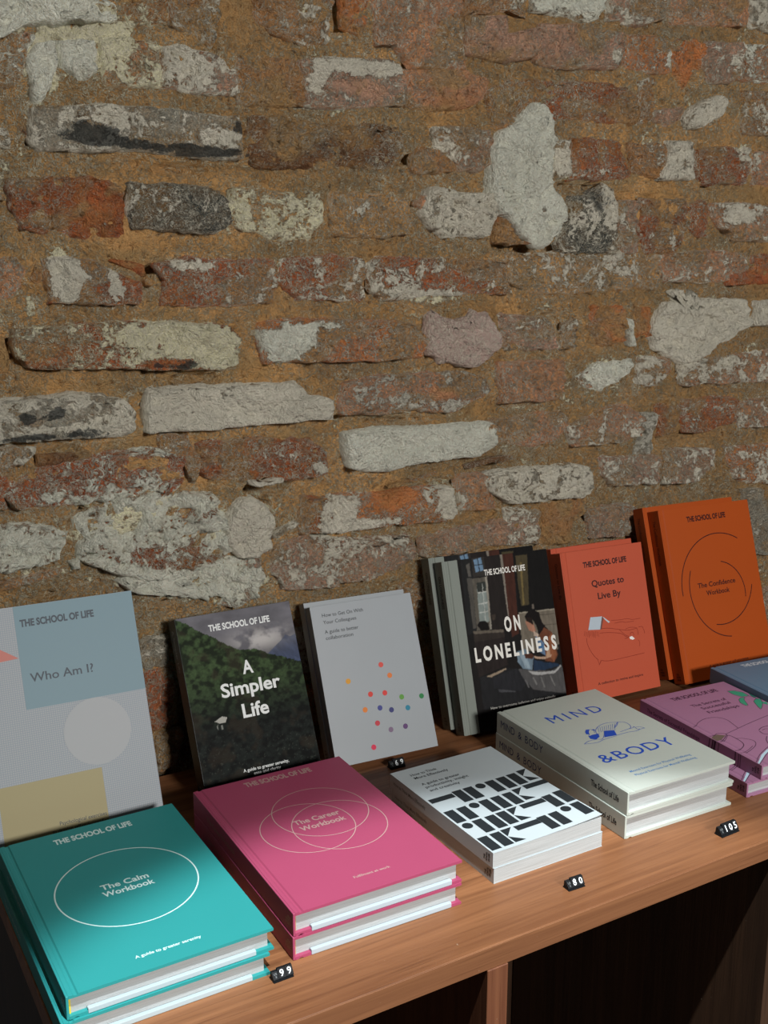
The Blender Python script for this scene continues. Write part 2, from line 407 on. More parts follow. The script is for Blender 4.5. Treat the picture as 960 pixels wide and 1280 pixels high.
MIND_LINES=[([(34.7, 111.3), (44.2, 115.0), (55.4, 114.2), (59.8, 111.7), (66.8, 116.0), (77.4, 127.7)], 0.6), ([(34.7, 111.3), (49.7, 107.4), (62.8, 110.1), (80.8, 110.6)], 0.6), ([(68.6, 132.6), (76.0, 138.8), (86.1, 142.8), (95.6, 143.3), (107.2, 139.3)], 0.6), ([(68.6, 132.6), (64.8, 125.4), (68.3, 124.4)], 0.6), ([(107.2, 139.3), (93.6, 129.1), (99.2, 131.7), (107.2, 138.3)], 0.6), ([(107.2, 139.3), (114.0, 135.6), (114.5, 127.1), (110.3, 119.9), (104.5, 118.4), (91.9, 116.9)], 0.6), ([(81.6, 111.5), (97.6, 111.9), (109.4, 110.0), (117.4, 111.3), (124.2, 111.3)], 0.6), ([(104.5, 118.4), (112.6, 118.6), (115.6, 120.7), (114.3, 112.9), (117.2, 112.3)], 0.6), ([(117.1, 118.5), (121.6, 116.0), (123.9, 110.9)], 0.5), ([(56.5, 128.6), (52.1, 125.1)], 0.5), ([(65.2, 139.1), (67.9, 135.7), (64.4, 128.8)], 0.5), ([(77.3, 139.0), (69.7, 127.3)], 0.35), ([(80.3, 138.9), (72.2, 126.8)], 0.35), ([(83.4, 138.7), (74.7, 126.4)], 0.35), ([(86.4, 138.6), (77.2, 125.9)], 0.35), ([(89.4, 138.5), (79.7, 125.5)], 0.35), ([(92.4, 138.3), (82.2, 125.0)], 0.35), ([(95.5, 138.2), (84.7, 124.6)], 0.35), ([(98.5, 138.0), (87.2, 124.1)], 0.35), ([(101.6, 137.9), (89.7, 123.7)], 0.35)]
PINK_SHAPES=[([(119.9, 179.1), (128.1, 176.7), (134.5, 167.7), (133.7, 156.1), (123.8, 156.7), (119.6, 167.8)], (58, 150, 118)), ([(113.1, 151.8), (119.8, 154.9), (124.7, 153.1), (119.1, 148.8), (111.1, 134.0), (107.5, 133.3), (107.8, 143.4)], (58, 150, 118)), ([(141.1, 162.1), (141.8, 153.7), (141.6, 147.4), (134.8, 148.1), (136.2, 154.8)], (40, 110, 95)), ([(125.9, 139.2), (135.3, 144.1), (140.3, 141.6), (130.6, 129.1), (116.7, 117.5), (118.4, 124.3), (122.2, 133.2)], (58, 150, 118)), ([(133.0, 138.9), (135.8, 131.2), (142.3, 131.2), (133.9, 122.9), (131.6, 128.6)], (58, 150, 118)), ([(1.7, 7.8), (20.1, 20.9), (35.6, 28.3), (40.1, 28.7), (34.4, 23.8), (23.6, 19.1), (12.7, 12.2), (0.6, 4.8), (-1.6, 7.1)], (190, 215, 230)), ([(2.2, 81.1), (12.9, 83.9), (20.5, 77.5), (7.2, 70.7), (0.1, 70.2), (-0.3, 78.4)], (105, 90, 80))]
PINK_LINES=[([(1.6, 111.4), (9.3, 114.7), (16.5, 119.6), (29.9, 124.5), (43.2, 123.8), (51.0, 118.6), (54.0, 109.8), (52.2, 100.7), (50.5, 93.1), (48.6, 86.2)], 0.6), ([(23.1, 80.3), (48.6, 86.2), (71.3, 91.4), (109.3, 98.8)], 0.6), ([(1.6, 84.1), (8.1, 83.1), (14.7, 85.8), (21.5, 83.0), (23.1, 80.3), (21.4, 77.1), (8.2, 68.9), (2.1, 66.6)], 0.8), ([(22.3, 78.0), (25.2, 72.5), (24.8, 58.1), (22.0, 50.4), (16.4, 45.4), (6.9, 41.1), (0.8, 41.6)], 0.8), ([(22.8, 76.4), (9.2, 67.1), (5.2, 66.4)], 0.5), ([(25.4, 65.7), (32.2, 62.9), (37.5, 57.2), (39.4, 52.3), (36.5, 45.9), (28.2, 39.6), (14.3, 33.7), (7.8, 31.8)], 0.6), ([(28.1, 42.2), (15.9, 36.7), (6.4, 33.8), (2.0, 34.7)], 0.5), ([(66.7, 71.2), (75.1, 75.4), (85.9, 75.8)], 0.8), ([(65.3, 69.2), (64.0, 61.6), (68.1, 58.3)], 0.8), ([(70.4, 69.4), (76.0, 70.8), (79.2, 69.2)], 0.6), ([(62.2, 54.4), (54.5, 47.5), (49.1, 39.7)], 0.7), ([(-0.9, 9.1), (18.3, 21.7), (42.1, 32.8)], 0.6), ([(-0.2, 4.0), (13.5, 11.8), (31.7, 22.6)], 0.6), ([(132.6, 155.0), (136.5, 149.8), (135.1, 141.0)], 0.5), ([(120.3, 179.5), (128.6, 177.1), (134.9, 168.1), (133.7, 156.1), (123.4, 156.3), (119.2, 167.3), (120.3, 179.5)], 0.45), ([(113.1, 151.8), (120.2, 155.3), (125.1, 153.5), (119.1, 148.8), (110.7, 133.6), (107.1, 132.9), (107.2, 142.7), (113.1, 151.8)], 0.45), ([(125.9, 139.2), (135.7, 144.5), (140.7, 142.0), (130.8, 129.0), (116.1, 116.9), (118.0, 123.9), (125.9, 139.2)], 0.45)]
PINK_SPINE=[([(83.0, 33.9), (81.3, 23.6)], 1.2), ([(77.9, 33.8), (76.2, 23.5)], 1.6), ([(74.4, 34.2), (72.6, 23.4)], 3.0), ([(67.9, 33.6), (66.5, 23.3)], 0.8), ([(40.1, 34.5), (40.3, 22.6)], 1.4), ([(35.3, 34.4), (34.8, 18.5)], 0.8), ([(32.0, 34.8), (32.4, 18.5)], 0.8)]
RIDGE=[(-3.5, 203.6), (3.0, 196.4), (13.7, 191.3), (20.5, 185.4), (29.2, 179.1), (38.1, 173.8), (46.8, 166.9), (55.7, 160.8), (64.7, 154.8), (74.3, 151.7), (86.6, 151.0), (94.2, 147.7), (101.6, 143.1), (113.3, 138.5), (125.0, 133.4), (142.7, 125.9)]
BLUEMT=[(101.6, 143.1), (111.4, 149.6), (121.2, 155.9), (126.6, 161.0), (132.4, 158.0), (139.2, 159.8), (144.1, 152.0), (142.7, 125.9)]
BRICKS=[
([(216,812),(213,775),(228,779),(253,794),(278,798),(309,802),(349,810),(351,830),(310,835),(231,826)],14,'gry','k',0.82,1.6,'brick'),
([(214,779),(231,784),(258,797),(269,791),(259,771),(252,744),(243,738),(211,738)],8,'pnk','k',0.35,1.5,'brick'),
([(253,766),(267,785),(285,787),(288,768),(282,751),(269,728),(259,726),(255,749)],12,'tan','k',0.85,1.2,'brick'),
([(286,788),(325,794),(328,767),(320,750),(304,748),(287,762)],8,'brn','k',0.6,1.4,'brick'),
([(326,797),(360,798),(394,795),(392,750),(363,746),(326,746)],8,'pnk','c',0.38,1.3,'brick'),
([(392,794),(413,797),(444,793),(476,778),(479,752),(443,746),(389,750)],9,'mau','w',0.45,1.2,'brick'),
([(349,826),(398,841),(400,813),(358,804)],8,'brn','c',0.3,1.4,'brick'),
([(398,841),(457,848),(460,828),(447,793),(433,802),(398,812)],10,'brn','w',0.42,1.3,'brick'),
([(254,724),(286,728),(323,733),(396,733),(442,731),(474,729),(477,711),(477,684),(441,682),(411,684),(369,686),(317,683),(257,682),(250,690)],15,'gry','w',0.58,0.9,'brick'),
([(210,706),(235,703),(238,697),(237,683),(223,681),(209,681)],10,'gry','w',0.65,1.0,'brick'),
([(242,704),(248,712),(254,713),(254,696),(244,692)],4,'drk','w',0.1,1,'stone'),
([(494,855),(598,867),(591,840),(585,812),(555,807),(521,816),(497,827)],10,'brn','w',0.3,1.8,'brick'),
([(595,868),(639,872),(634,839),(625,819),(600,831)],8,'ora','w',0.12,1.2,'brick'),
([(636,872),(758,886),(760,849),(769,801),(731,798),(690,797),(666,819),(640,815)],9,'pnk','w',0.36,1.3,'brick'),
([(542,793),(584,801),(633,803),(664,804),(678,798),(682,781),(682,754),(643,749),(587,743),(552,745),(548,771)],12,'mau','w',0.45,0.9,'brick'),
([(473,790),(492,792),(544,795),(553,772),(558,746),(490,740),(472,740)],5,'brn','w',0.18,1.2,'brick'),
([(681,796),(726,801),(769,803),(796,794),(801,776),(770,757),(712,749),(683,754)],9,'pnk','w',0.22,1.0,'brick'),
([(490,731),(528,737),(589,729),(647,734),(682,732),(683,706),(675,691),(661,680),(589,682),(520,676),(488,678),(480,707)],6,'drk','w',0.28,1.9,'brick'),
([(718,734),(749,738),(804,738),(809,712),(802,691),(794,684),(756,683),(743,706),(723,708)],11,'mau','w',0.55,1.2,'brick'),
([(690,698),(701,714),(726,711),(750,697),(758,686),(723,679),(691,680)],9,'brn','w',0.1,1.2,'stone'),
([(798,784),(831,799),(878,801),(880,772),(860,748),(839,737),(804,737)],7,'brn','w',0.3,1.4,'brick'),
([(755,882),(855,896),(859,865),(829,871),(761,860)],9,'brn','w',0.4,1.4,'brick'),
([(765,862),(824,870),(828,848),(874,861),(872,823),(829,815),(766,817)],8,'mau','w',0.22,1.0,'brick'),
([(857,893),(980,909),(973,881),(952,872),(895,875),(858,875)],12,'gry','k',0.75,1.4,'brick'),
([(980,910),(1087,922),(1091,891),(1036,877),(979,877)],10,'mau','w',0.55,1.4,'brick'),
([(873,864),(951,874),(1012,866),(1015,857),(1001,820),(932,816),(887,816),(871,818)],10,'mau','w',0.24,0.9,'brick'),
([(1017,867),(1054,871),(1090,867),(1097,826),(1075,820),(1018,823),(1012,844)],11,'ora','k',0.3,1.0,'brick'),
([(1101,870),(1142,875),(1160,865),(1156,835),(1128,807),(1103,811)],5,'ora','w',0.08,1.8,'brick'),
([(1156,873),(1225,878),(1234,844),(1220,823),(1174,817),(1153,838)],11,'mau','w',0.42,0.9,'brick'),
([(1231,876),(1303,883),(1309,827),(1227,827)],9,'pnk','k',0.45,1.2,'brick'),
([(1087,923),(1235,940),(1234,897),(1170,890),(1094,886)],10,'pnk','w',0.38,1.2,'brick'),
([(1233,940),(1298,947),(1303,897),(1239,896)],11,'gry','w',0.7,1.0,'brick'),
([(886,800),(942,806),(1005,805),(1042,798),(1043,756),(985,754),(905,757),(889,774)],7,'dred','w',0.35,1.3,'brick'),
([(1040,814),(1067,820),(1072,761),(1046,754)],9,'brn','w',0.6,1.2,'brick'),
([(1125,771),(1138,785),(1165,798),(1193,807),(1205,802),(1195,778),(1158,758),(1133,756)],14,'gry','w',0.8,0.5,'brick'),
([(1070,778),(1119,786),(1125,771),(1099,755),(1072,761)],9,'mau','w',0.25,1.2,'stone'),
([(1239,816),(1309,820),(1316,757),(1245,756)],10,'brn','w',0.5,1.2,'brick'),
([(902,730),(931,734),(932,706),(928,682),(904,681)],12,'brn','w',0.65,1.2,'brick'),
([(932,734),(973,738),(978,708),(977,683),(931,681)],12,'dred','w',0.3,1.5,'brick'),
([(973,737),(1007,739),(1025,714),(1030,686),(975,683)],12,'dred','w',0.32,1.3,'brick'),
([(1025,733),(1102,738),(1103,715),(1093,688),(1035,695)],10,'brn','w',0.15,1.5,'brick'),
([(1098,741),(1139,743),(1143,720),(1148,690),(1081,687),(1094,714)],15,'gry','w',0.85,0.9,'brick'),
([(1151,732),(1202,741),(1259,742),(1268,712),(1253,687),(1173,684),(1152,703)],9,'dred','w',0.45,1.4,'brick'),
([(1268,734),(1320,744),(1326,686),(1267,687)],9,'pnk','w',0.3,1.2,'brick'),
([(860,771),(880,773),(892,758),(899,706),(897,682),(908,663),(922,653),(920,629),(913,612),(884,592),(865,603),(840,613),(821,631),(809,639),(798,659),(799,715),(818,739),(842,752)],24,'wht','k',1.0,1.2,'plaster_patch'),
([(226,655),(270,662),(328,661),(345,652),(347,631),(341,598),(311,598),(261,604),(241,608),(229,625)],9,'dred','w',0.12,2.0,'brick'),
([(349,657),(387,659),(438,656),(459,642),(459,617),(446,607),(385,607),(351,610),(345,630)],18,'slt','w',0.46,1.1,'brick'),
([(211,642),(228,643),(227,633),(210,631)],9,'pnk','w',0.2,1,'stone'),
([(460,655),(490,657),(572,657),(576,637),(572,620),(559,601),(515,600),(467,612),(457,632)],11,'tan','c',0.5,1.4,'brick'),
([(258,582),(282,584),(314,580),(332,567),(360,556),(362,545),(356,532),(295,532),(258,535)],13,'red','w',0.25,1.1,'brick'),
([(322,580),(344,580),(365,575),(367,557),(343,570)],-3,'dred','w',0.05,0.6,'stone'),
([(370,576),(410,584),(470,582),(514,582),(520,562),(510,532),(469,528),(379,530),(380,559)],8,'red','w',0.36,1.3,'brick'),
([(358,560),(364,565),(375,555),(369,549),(361,553)],11,'tan','w',0.1,0.8,'stone'),
([(220,512),(295,517),(318,520),(403,515),(453,511),(468,496),(465,469),(459,458),(401,461),(301,467),(234,470),(222,488)],17,'red','c',0.52,1.2,'brick'),
([(193,510),(216,506),(220,489),(219,468),(189,464)],9,'tan','w',0.15,1.0,'brick'),
([(201,582),(231,583),(243,572),(243,559),(229,541),(198,535)],7,'pnk','k',0.42,1.5,'brick'),
([(242,560),(251,575),(260,571),(258,557),(250,555)],9,'brn','w',0.15,1,'stone'),
([(583,657),(614,659),(648,657),(691,650),(692,622),(688,609),(648,605),(586,604),(580,629)],11,'tan','w',0.42,1.3,'brick'),
([(695,648),(712,661),(734,645),(726,613),(709,627)],9,'pnk','w',0.3,1.0,'brick'),
([(707,661),(729,670),(754,663),(809,663),(808,634),(801,607),(730,606),(716,614),(703,634)],20,'gry','w',0.82,1.3,'brick'),
([(810,661),(828,645),(860,614),(882,601),(839,598),(809,600)],5,'dred','w',0.1,1.3,'brick'),
([(519,584),(585,587),(626,584),(634,567),(626,531),(585,532),(538,534),(515,555)],10,'red','w',0.42,1.4,'brick'),
([(629,576),(644,586),(732,586),(790,583),(842,579),(847,562),(841,539),(779,537),(715,536),(669,531),(647,533),(632,548)],9,'red','w',0.38,1.3,'brick'),
([(487,516),(591,516),(671,511),(700,505),(717,486),(714,464),(694,460),(559,462),(493,465),(488,488)],14,'ora','k',0.25,1.1,'brick'),
([(714,514),(722,525),(731,514),(756,509),(774,513),(778,525),(789,517),(807,518),(811,505),(825,487),(825,475),(812,467),(808,455),(790,446),(763,449),(749,455),(732,453),(727,461),(713,466),(711,486)],13,'mau','p',1.0,0.9,'plaster_patch'),
([(930,663),(959,667),(993,683),(1011,675),(1014,646),(1012,588),(916,589),(909,604),(928,637)],14,'slt','w',0.45,1.2,'brick'),
([(1015,662),(1054,660),(1049,626),(1055,589),(1017,588)],10,'mau','w',0.5,1.3,'brick'),
([(1059,664),(1108,667),(1146,666),(1151,643),(1146,611),(1132,589),(1067,589),(1055,630)],7,'dred','w',0.3,1.7,'brick'),
([(1148,659),(1175,667),(1185,632),(1173,613),(1156,622)],9,'dred','w',0.3,1.3,'brick'),
([(1193,662),(1249,666),(1325,662),(1331,608),(1238,609),(1207,629),(1189,643)],13,'pnk','w',0.45,1.1,'brick'),
([(831,590),(937,593),(1049,594),(1054,552),(1036,539),(935,536),(879,537),(832,553)],8,'tan','w',0.42,1.3,'brick'),
([(1050,592),(1096,592),(1100,552),(1095,539),(1052,543)],8,'tan','w',0.4,1.3,'brick'),
([(1096,591),(1185,599),(1275,595),(1280,570),(1240,553),(1189,548),(1113,552)],9,'pnk','w',0.38,1.3,'brick'),
([(1281,592),(1339,596),(1344,550),(1231,546),(1238,562),(1281,568)],8,'red','w',0.22,1.2,'brick'),
([(1085,490),(1099,512),(1111,525),(1128,529),(1112,540),(1129,545),(1163,546),(1164,535),(1141,529),(1178,530),(1277,529),(1288,489),(1254,474),(1211,460),(1175,436),(1152,435),(1111,450),(1087,462)],14,'wht','w',1.0,1.3,'plaster_patch'),
([(820,516),(862,513),(898,510),(919,484),(927,467),(900,464),(830,464)],9,'mau','w',0.4,1.6,'brick'),
([(931,500),(949,510),(949,467),(924,464)],12,'mau','w',0.5,0.9,'brick'),
([(977,524),(1038,524),(1045,471),(996,465),(976,493)],7,'ora','w',0.12,1.2,'brick'),
([(1034,507),(1046,505),(1054,463),(1044,467)],15,'wht','k',1.0,0.5,'plaster_patch'),
([(1054,522),(1086,522),(1091,476),(1064,477)],6,'ora','w',0.1,1.2,'brick'),
([(1294,524),(1343,526),(1347,485),(1292,486)],12,'wht','w',0.9,1.0,'plaster_patch'),
([(1147,444),(1225,446),(1368,456),(1374,400),(1229,403),(1150,405)],11,'pnk','w',0.5,1.3,'brick'),
([(191,445),(227,444),(280,445),(313,443),(335,434),(346,423),(345,401),(333,392),(251,395),(188,397)],16,'gry','w',0.78,1.1,'brick'),
([(357,446),(377,447),(482,445),(539,444),(549,429),(584,421),(582,396),(540,395),(480,394),(393,393),(353,396),(352,421)],17,'gry','w',0.95,0.8,'brick'),
([(203,344),(212,360),(250,372),(309,379),(370,379),(397,370),(399,354),(395,334),(380,327),(338,325),(283,324),(210,327)],10,'red','k',0.42,1.8,'brick'),
([(369,394),(404,392),(416,364),(412,332),(399,334),(397,363),(369,377)],7,'brn','w',0.48,1.3,'brick'),
([(411,383),(478,383),(552,377),(575,357),(577,335),(571,328),(532,326),(477,333),(435,333),(409,347)],10,'dred','w',0.28,1.5,'brick'),
([(238,382),(295,382),(301,373),(239,367)],-2,'drk','w',0.05,0.8,'lath'),
([(189,394),(236,393),(244,390),(226,372),(187,362)],8,'mau','w',0.4,1.3,'brick'),
([(187,365),(210,364),(212,354),(205,338),(208,326),(184,327)],7,'red','w',0.2,1.2,'brick'),
([(589,413),(594,439),(642,448),(715,446),(767,445),(804,437),(811,417),(768,391),(735,392),(701,397),(653,394),(620,399),(591,400)],12,'pnk','g',0.5,1.1,'brick'),
([(594,379),(623,382),(689,381),(771,380),(813,379),(822,365),(820,348),(797,333),(732,331),(672,330),(649,323),(623,327),(601,337),(594,356)],19,'wht','k',1.0,0.8,'brick'),
([(542,307),(573,306),(586,294),(593,277),(589,255),(537,259),(533,290)],8,'dred','w',0.2,1.2,'brick'),
([(572,307),(614,304),(662,301),(716,303),(758,296),(761,269),(753,250),(704,254),(655,255),(586,254),(586,278),(578,295)],14,'ora','w',0.5,0.9,'brick'),
([(760,313),(812,310),(825,282),(826,258),(768,260),(762,288)],9,'pnk','w',0.35,1.1,'brick'),
([(805,311),(839,312),(939,311),(985,302),(994,281),(980,258),(913,260),(851,263),(814,282),(804,296)],15,'gry','w',0.85,1.0,'brick'),
([(655,306),(735,320),(738,315),(659,302)],2,'brn','w',0.3,0.6,'lath'),
([(775,323),(855,332),(858,324),(780,317)],2,'drk','w',0.2,0.6,'lath'),
([(497,266),(534,280),(538,275),(502,258)],12,'gry','w',0.6,0.6,'lath'),
([(469,336),(496,330),(517,334),(515,328),(494,324),(474,327)],16,'wht','w',1.0,0.5,'plaster_patch'),
([(822,453),(861,455),(935,452),(935,426),(930,396),(863,397),(828,398)],14,'pnk','w',0.25,1.0,'brick'),
([(790,379),(841,382),(934,386),(946,365),(914,340),(887,334),(842,342),(803,365)],9,'pnk','w',0.35,1.2,'brick'),
([(957,429),(989,445),(1057,450),(1048,429),(1024,415),(998,403),(967,415)],8,'pnk','k',0.6,1.2,'brick'),
([(1062,453),(1129,450),(1126,421),(1099,405),(1065,410)],7,'pnk','w',0.45,1.2,'brick'),
([(939,359),(1012,386),(1053,387),(1085,363),(1082,338),(1057,329),(954,331),(945,344)],11,'pnk','w',0.42,1.1,'brick'),
([(1065,370),(1106,372),(1105,346),(1096,308),(1062,310),(1085,340)],8,'gry','g',0.6,0.8,'brick'),
([(1105,383),(1152,376),(1147,337),(1111,332)],8,'dred','w',0.35,1.2,'brick'),
([(1152,387),(1228,387),(1277,381),(1271,344),(1222,331),(1167,335)],8,'red','w',0.33,1.2,'brick'),
([(1276,373),(1363,384),(1368,331),(1281,333)],10,'pnk','w',0.5,1.1,'brick'),
([(1006,314),(1057,313),(1114,309),(1117,263),(1032,267),(1006,289)],10,'mau','w',0.5,1.0,'brick'),
([(1122,315),(1178,313),(1232,307),(1232,281),(1207,256),(1128,261)],10,'mau','w',0.55,1.0,'brick'),
([(1248,309),(1375,306),(1383,232),(1285,251)],8,'ora','w',0.42,1.2,'brick'),
([(986,240),(1026,242),(1070,240),(1077,190),(991,197)],11,'mau','g',0.5,1.0,'brick'),
([(903,257),(991,258),(987,238),(962,221),(953,193),(906,197)],7,'brn','w',0.15,1.3,'brick'),
([(841,260),(900,251),(903,199),(842,206)],9,'mau','w',0.5,1.3,'brick'),
([(1299,237),(1346,236),(1345,199),(1307,190)],8,'gry','g',0.4,1.0,'brick'),
([(1309,175),(1350,217),(1384,213),(1394,119),(1314,129)],10,'gry','g',0.3,1.0,'brick'),
([(182,313),(216,312),(242,310),(266,298),(266,287),(253,266),(204,260),(178,262)],12,'mau','k',0.6,1.9,'brick'),
([(270,310),(317,331),(364,330),(397,327),(441,316),(453,288),(452,251),(438,233),(393,235),(345,229),(307,245),(276,265),(272,291)],12,'dred','k',0.6,2.2,'brick'),
([(314,239),(358,245),(407,246),(458,245),(483,249),(490,219),(482,188),(456,180),(432,189),(393,201),(361,214),(325,222)],12,'mau','k',0.66,2.0,'brick'),
([(179,251),(219,255),(258,259),(259,254),(213,245),(178,239)],3,'brn','w',0.1,0.7,'lath'),
([(263,263),(278,266),(278,253),(265,253)],11,'wht','k',0.9,1,'stone'),
([(443,295),(453,310),(475,315),(496,302),(503,281),(498,250),(478,238),(456,243),(440,262)],17,'wht','w',1.0,1.0,'plaster_patch'),
([(331,164),(349,167),(371,166),(372,146),(370,127),(341,123),(332,143)],12,'gry','w',0.45,1.4,'brick'),
([(337,125),(374,128),(377,104),(375,82),(361,47),(342,49),(338,89)],10,'red','w',0.32,1.5,'brick'),
([(343,49),(382,47),(383,24),(370,1),(348,-4)],13,'brn','w',0.3,1.4,'brick'),
([(497,248),(544,260),(629,245),(693,242),(707,211),(652,192),(582,188),(516,191),(498,219)],9,'mau','w',0.5,1.5,'brick'),
([(707,235),(763,241),(851,245),(855,207),(736,205),(709,207)],8,'mau','w',0.35,1.3,'brick'),
([(675,180),(716,182),(721,131),(698,118),(679,150)],9,'brn','w',0.3,1.2,'brick')]
BASE_COLOURS={'red': (136, 76, 48), 'ora': (154, 96, 58), 'brn': (134, 98, 66), 'drk': (96, 68, 48), 'tan': (156, 120, 78), 'mau': (146, 114, 96), 'pnk': (156, 112, 84), 'slt': (64, 66, 62), 'dred': (126, 70, 42), 'wht': (160, 154, 138), 'gry': (128, 124, 112)}
PAINT_COLOURS={'c': (190, 184, 154), 'w': (184, 178, 162), 'g': (156, 152, 140), 'k': (202, 196, 176), 'p': (160, 138, 128)}
PAINT=[(287,307,128,39,0.20,'k'),(400,214,105,23,0.20,'k'),(218,272,48,25,0.20,'k'),(337,265,153,63,0.20,'k'),(348,778,139,45,0.22,'k'),(1013,426,117,44,0.20,'w'),(279,814,91,25,0.50,'k'),(272,767,15,32,0.40,'k'),(307,770,19,18,0.35,'k'),(336,716,65,7,0.20,'w'),(311,703,17,9,-0.60,'w'),(420,690,79,4,-0.60,'w'),(475,717,11,4,-0.80,'w'),(466,707,9,4,0.40,'c'),(567,777,15,18,0.70,'w'),(613,790,46,10,0.70,'w'),(665,794,21,8,0.50,'w'),(623,768,46,10,-0.60,'w'),(557,846,13,11,0.50,'w'),(743,707,28,18,0.30,'w'),(997,836,10,11,0.50,'k'),(1093,842,11,15,0.70,'k'),(932,891,76,9,0.30,'k'),(1250,733,24,16,0.30,'w'),(1080,724,23,20,0.30,'w'),(278,562,17,27,0.90,'w'),(307,562,24,8,0.25,'w'),(327,554,8,17,0.60,'w'),(331,548,11,3,0.50,'w'),(411,573,27,5,0.50,'g'),(514,562,9,13,0.30,'w'),(376,491,71,25,0.42,'c'),(439,487,37,24,0.50,'c'),(257,491,31,20,-0.35,'c'),(361,470,17,5,-0.70,'w'),(388,472,36,4,-0.60,'w'),(527,490,40,25,0.95,'k'),(563,506,31,6,0.60,'k'),(723,537,58,9,0.35,'w'),(677,546,22,9,0.30,'w'),(806,556,37,14,0.20,'w'),(237,422,19,11,-0.35,'w'),(260,417,40,6,-0.35,'w'),(251,401,48,4,-0.40,'w'),(302,410,33,12,0.20,'w'),(395,431,12,10,-0.80,'w'),(554,401,10,6,-0.50,'w'),(324,347,87,21,0.00,'k'),(376,315,55,10,0.30,'w'),(678,292,70,12,0.25,'w'),(587,281,24,27,0.60,'w'),(609,264,67,8,0.50,'w'),(750,279,27,26,0.60,'w'),(666,293,40,15,-0.80,'w'),(677,412,51,9,0.30,'g'),(748,403,36,8,0.30,'w'),(736,419,24,8,-0.50,'w'),(504,360,30,11,0.25,'w'),(561,340,12,8,0.60,'w'),(815,665,14,19,0.20,'w'),(1000,649,16,30,0.30,'w'),(1235,647,32,14,0.45,'w'),(1262,623,50,11,-0.30,'w'),(1169,577,47,16,0.10,'w'),(1162,476,48,34,0.20,'w'),(1071,445,37,13,0.35,'k'),(1006,431,29,22,0.30,'k'),(909,561,79,20,0.10,'w'),(365,261,55,11,-0.25,'k'),(402,247,66,7,-0.25,'k'),(461,277,39,33,0.35,'k'),(345,231,36,11,0.25,'k'),(338,190,12,23,0.20,'k'),(283,241,12,7,0.30,'k'),(351,174,23,18,0.10,'w'),(643,234,69,15,0.10,'w'),(348,789,16,15,0.30,'w'),(324,783,31,11,0.25,'k'),(864,694,50,48,0.30,'k')]
SOOT=[(311,703,32,12,0.80),(343,695,66,7,0.80),(420,690,71,6,0.80),(469,717,12,8,0.70),(388,469,31,6,0.80),(229,423,15,8,0.80),(261,425,11,9,0.70),(235,402,39,4,0.80),(293,402,25,5,0.50),(978,659,27,20,0.50),(417,629,40,20,0.15),(266,621,39,23,0.20),(780,633,23,11,0.25),(571,706,100,21,0.30)]
HOLES=[(453,803,4,17,25),(351,678,20,6,10),(415,673,33,5,16),(349,643,5,7,22),(463,626,4,8,14),(696,650,4,12,18),(682,694,13,8,14),(693,697,5,5,25),(368,562,6,8,30),(371,570,10,4,15),(524,562,5,8,20),(636,557,5,18,18),(221,492,4,9,28),(415,453,32,6,20),(359,427,5,5,20),(594,396,7,4,25),(677,386,46,5,18),(266,378,32,11,12),(283,316,5,5,28),(269,292,4,17,18),(503,320,30,11,35),(492,302,14,7,30),(719,303,54,8,14),(832,319,45,10,14),(802,252,38,8,12),(963,676,40,7,22),(855,596,50,9,22),(822,642,9,13,14),(894,596,26,8,18),(241,229,9,5,25),(369,199,11,5,28),(948,442,4,21,10),(1184,670,12,27,14),(1099,489,7,27,18),(911,499,21,16,14),(900,452,13,6,14),(1011,854,8,23,16),(686,847,6,15,14),(598,842,5,16,14),(686,779,3,26,14),(836,795,3,18,10),(1238,282,6,14,15),(1155,277,32,54,5),(1040,247,30,23,8),(981,236,17,23,14),(803,191,39,16,6),(1159,331,97,9,6),(354,37,18,7,20),(394,53,14,59,14),(373,23,19,30,10),(242,269,49,12,6),(1041,666,57,6,12),(254,696,3,8,18),(288,779,3,16,16),(279,690,31,4,4),(474,684,93,4,-2),(271,457,65,8,-4),(297,598,48,6,-3),(591,699,102,6,-4),(309,530,74,5,-2)]

# ------------------------------------------------------------------ the setting: the brick wall
WALL_Y = 1.12


def blobs(x, z, table, seed, soft=0.55):
    """sum of strengths of soft ellipses with ragged borders"""
    w = fbm(x * 60, z * 60, seed, 3) - 0.5
    out = np.zeros_like(x)
    for row in table:
        cx, cz, rx, rz, s = row[:5]
        cx, cz, rx, rz = cx / 1e3, cz / 1e3, rx / 1e3, rz / 1e3
        d = np.sqrt(((x - cx) / rx) ** 2 + ((z - cz) / rz) ** 2) + w * 0.7
        out = out + s * (1 - smooth(1 - soft, 1 + soft * 0.6, d))
    return out


def shades(x, z, base, pcol, amt, seed):
    """per-vertex colour of the body, of the limewash, its cover and the soot"""
    b = np.ones(x.shape + (3,)) * np.array(lin([min(255, v * 1.52) for v in BASE_COLOURS[base]]))
    v = fbm(x * 28, z * 28, seed, 3)
    b = b * (0.72 + 0.56 * v)[..., None]
    if amt < 0.95:                                  # mortar smeared over the brick
        sm = smooth(0.53, 0.63, fbm(x * 17, z * 30, seed + 8, 4))[..., None] * 0.75
        b = b * (1 - sm) + np.array(lin((198, 162, 112))) * sm
    p = np.ones(x.shape + (3,)) * np.array(lin([min(255, c * 1.34) for c in PAINT_COLOURS[pcol]]))
    p = p * (0.85 + 0.3 * fbm(x * 14, z * 14, seed + 5, 3))[..., None]
    pa = np.full(x.shape, amt) + (fbm(x * 9, z * 9, seed + 3, 3) - 0.5) * (0.5 if amt < 0.95 else 0.0)
    if amt < 0.95:
        pa = pa + blobs(x, z, PAINT, 3)
    so = blobs(x, z, SOOT, 9)
    return {'base': b, 'pcol': p, 'pamt': np.clip(pa, 0, 1.3), 'soot': np.clip(so, 0, 1)}


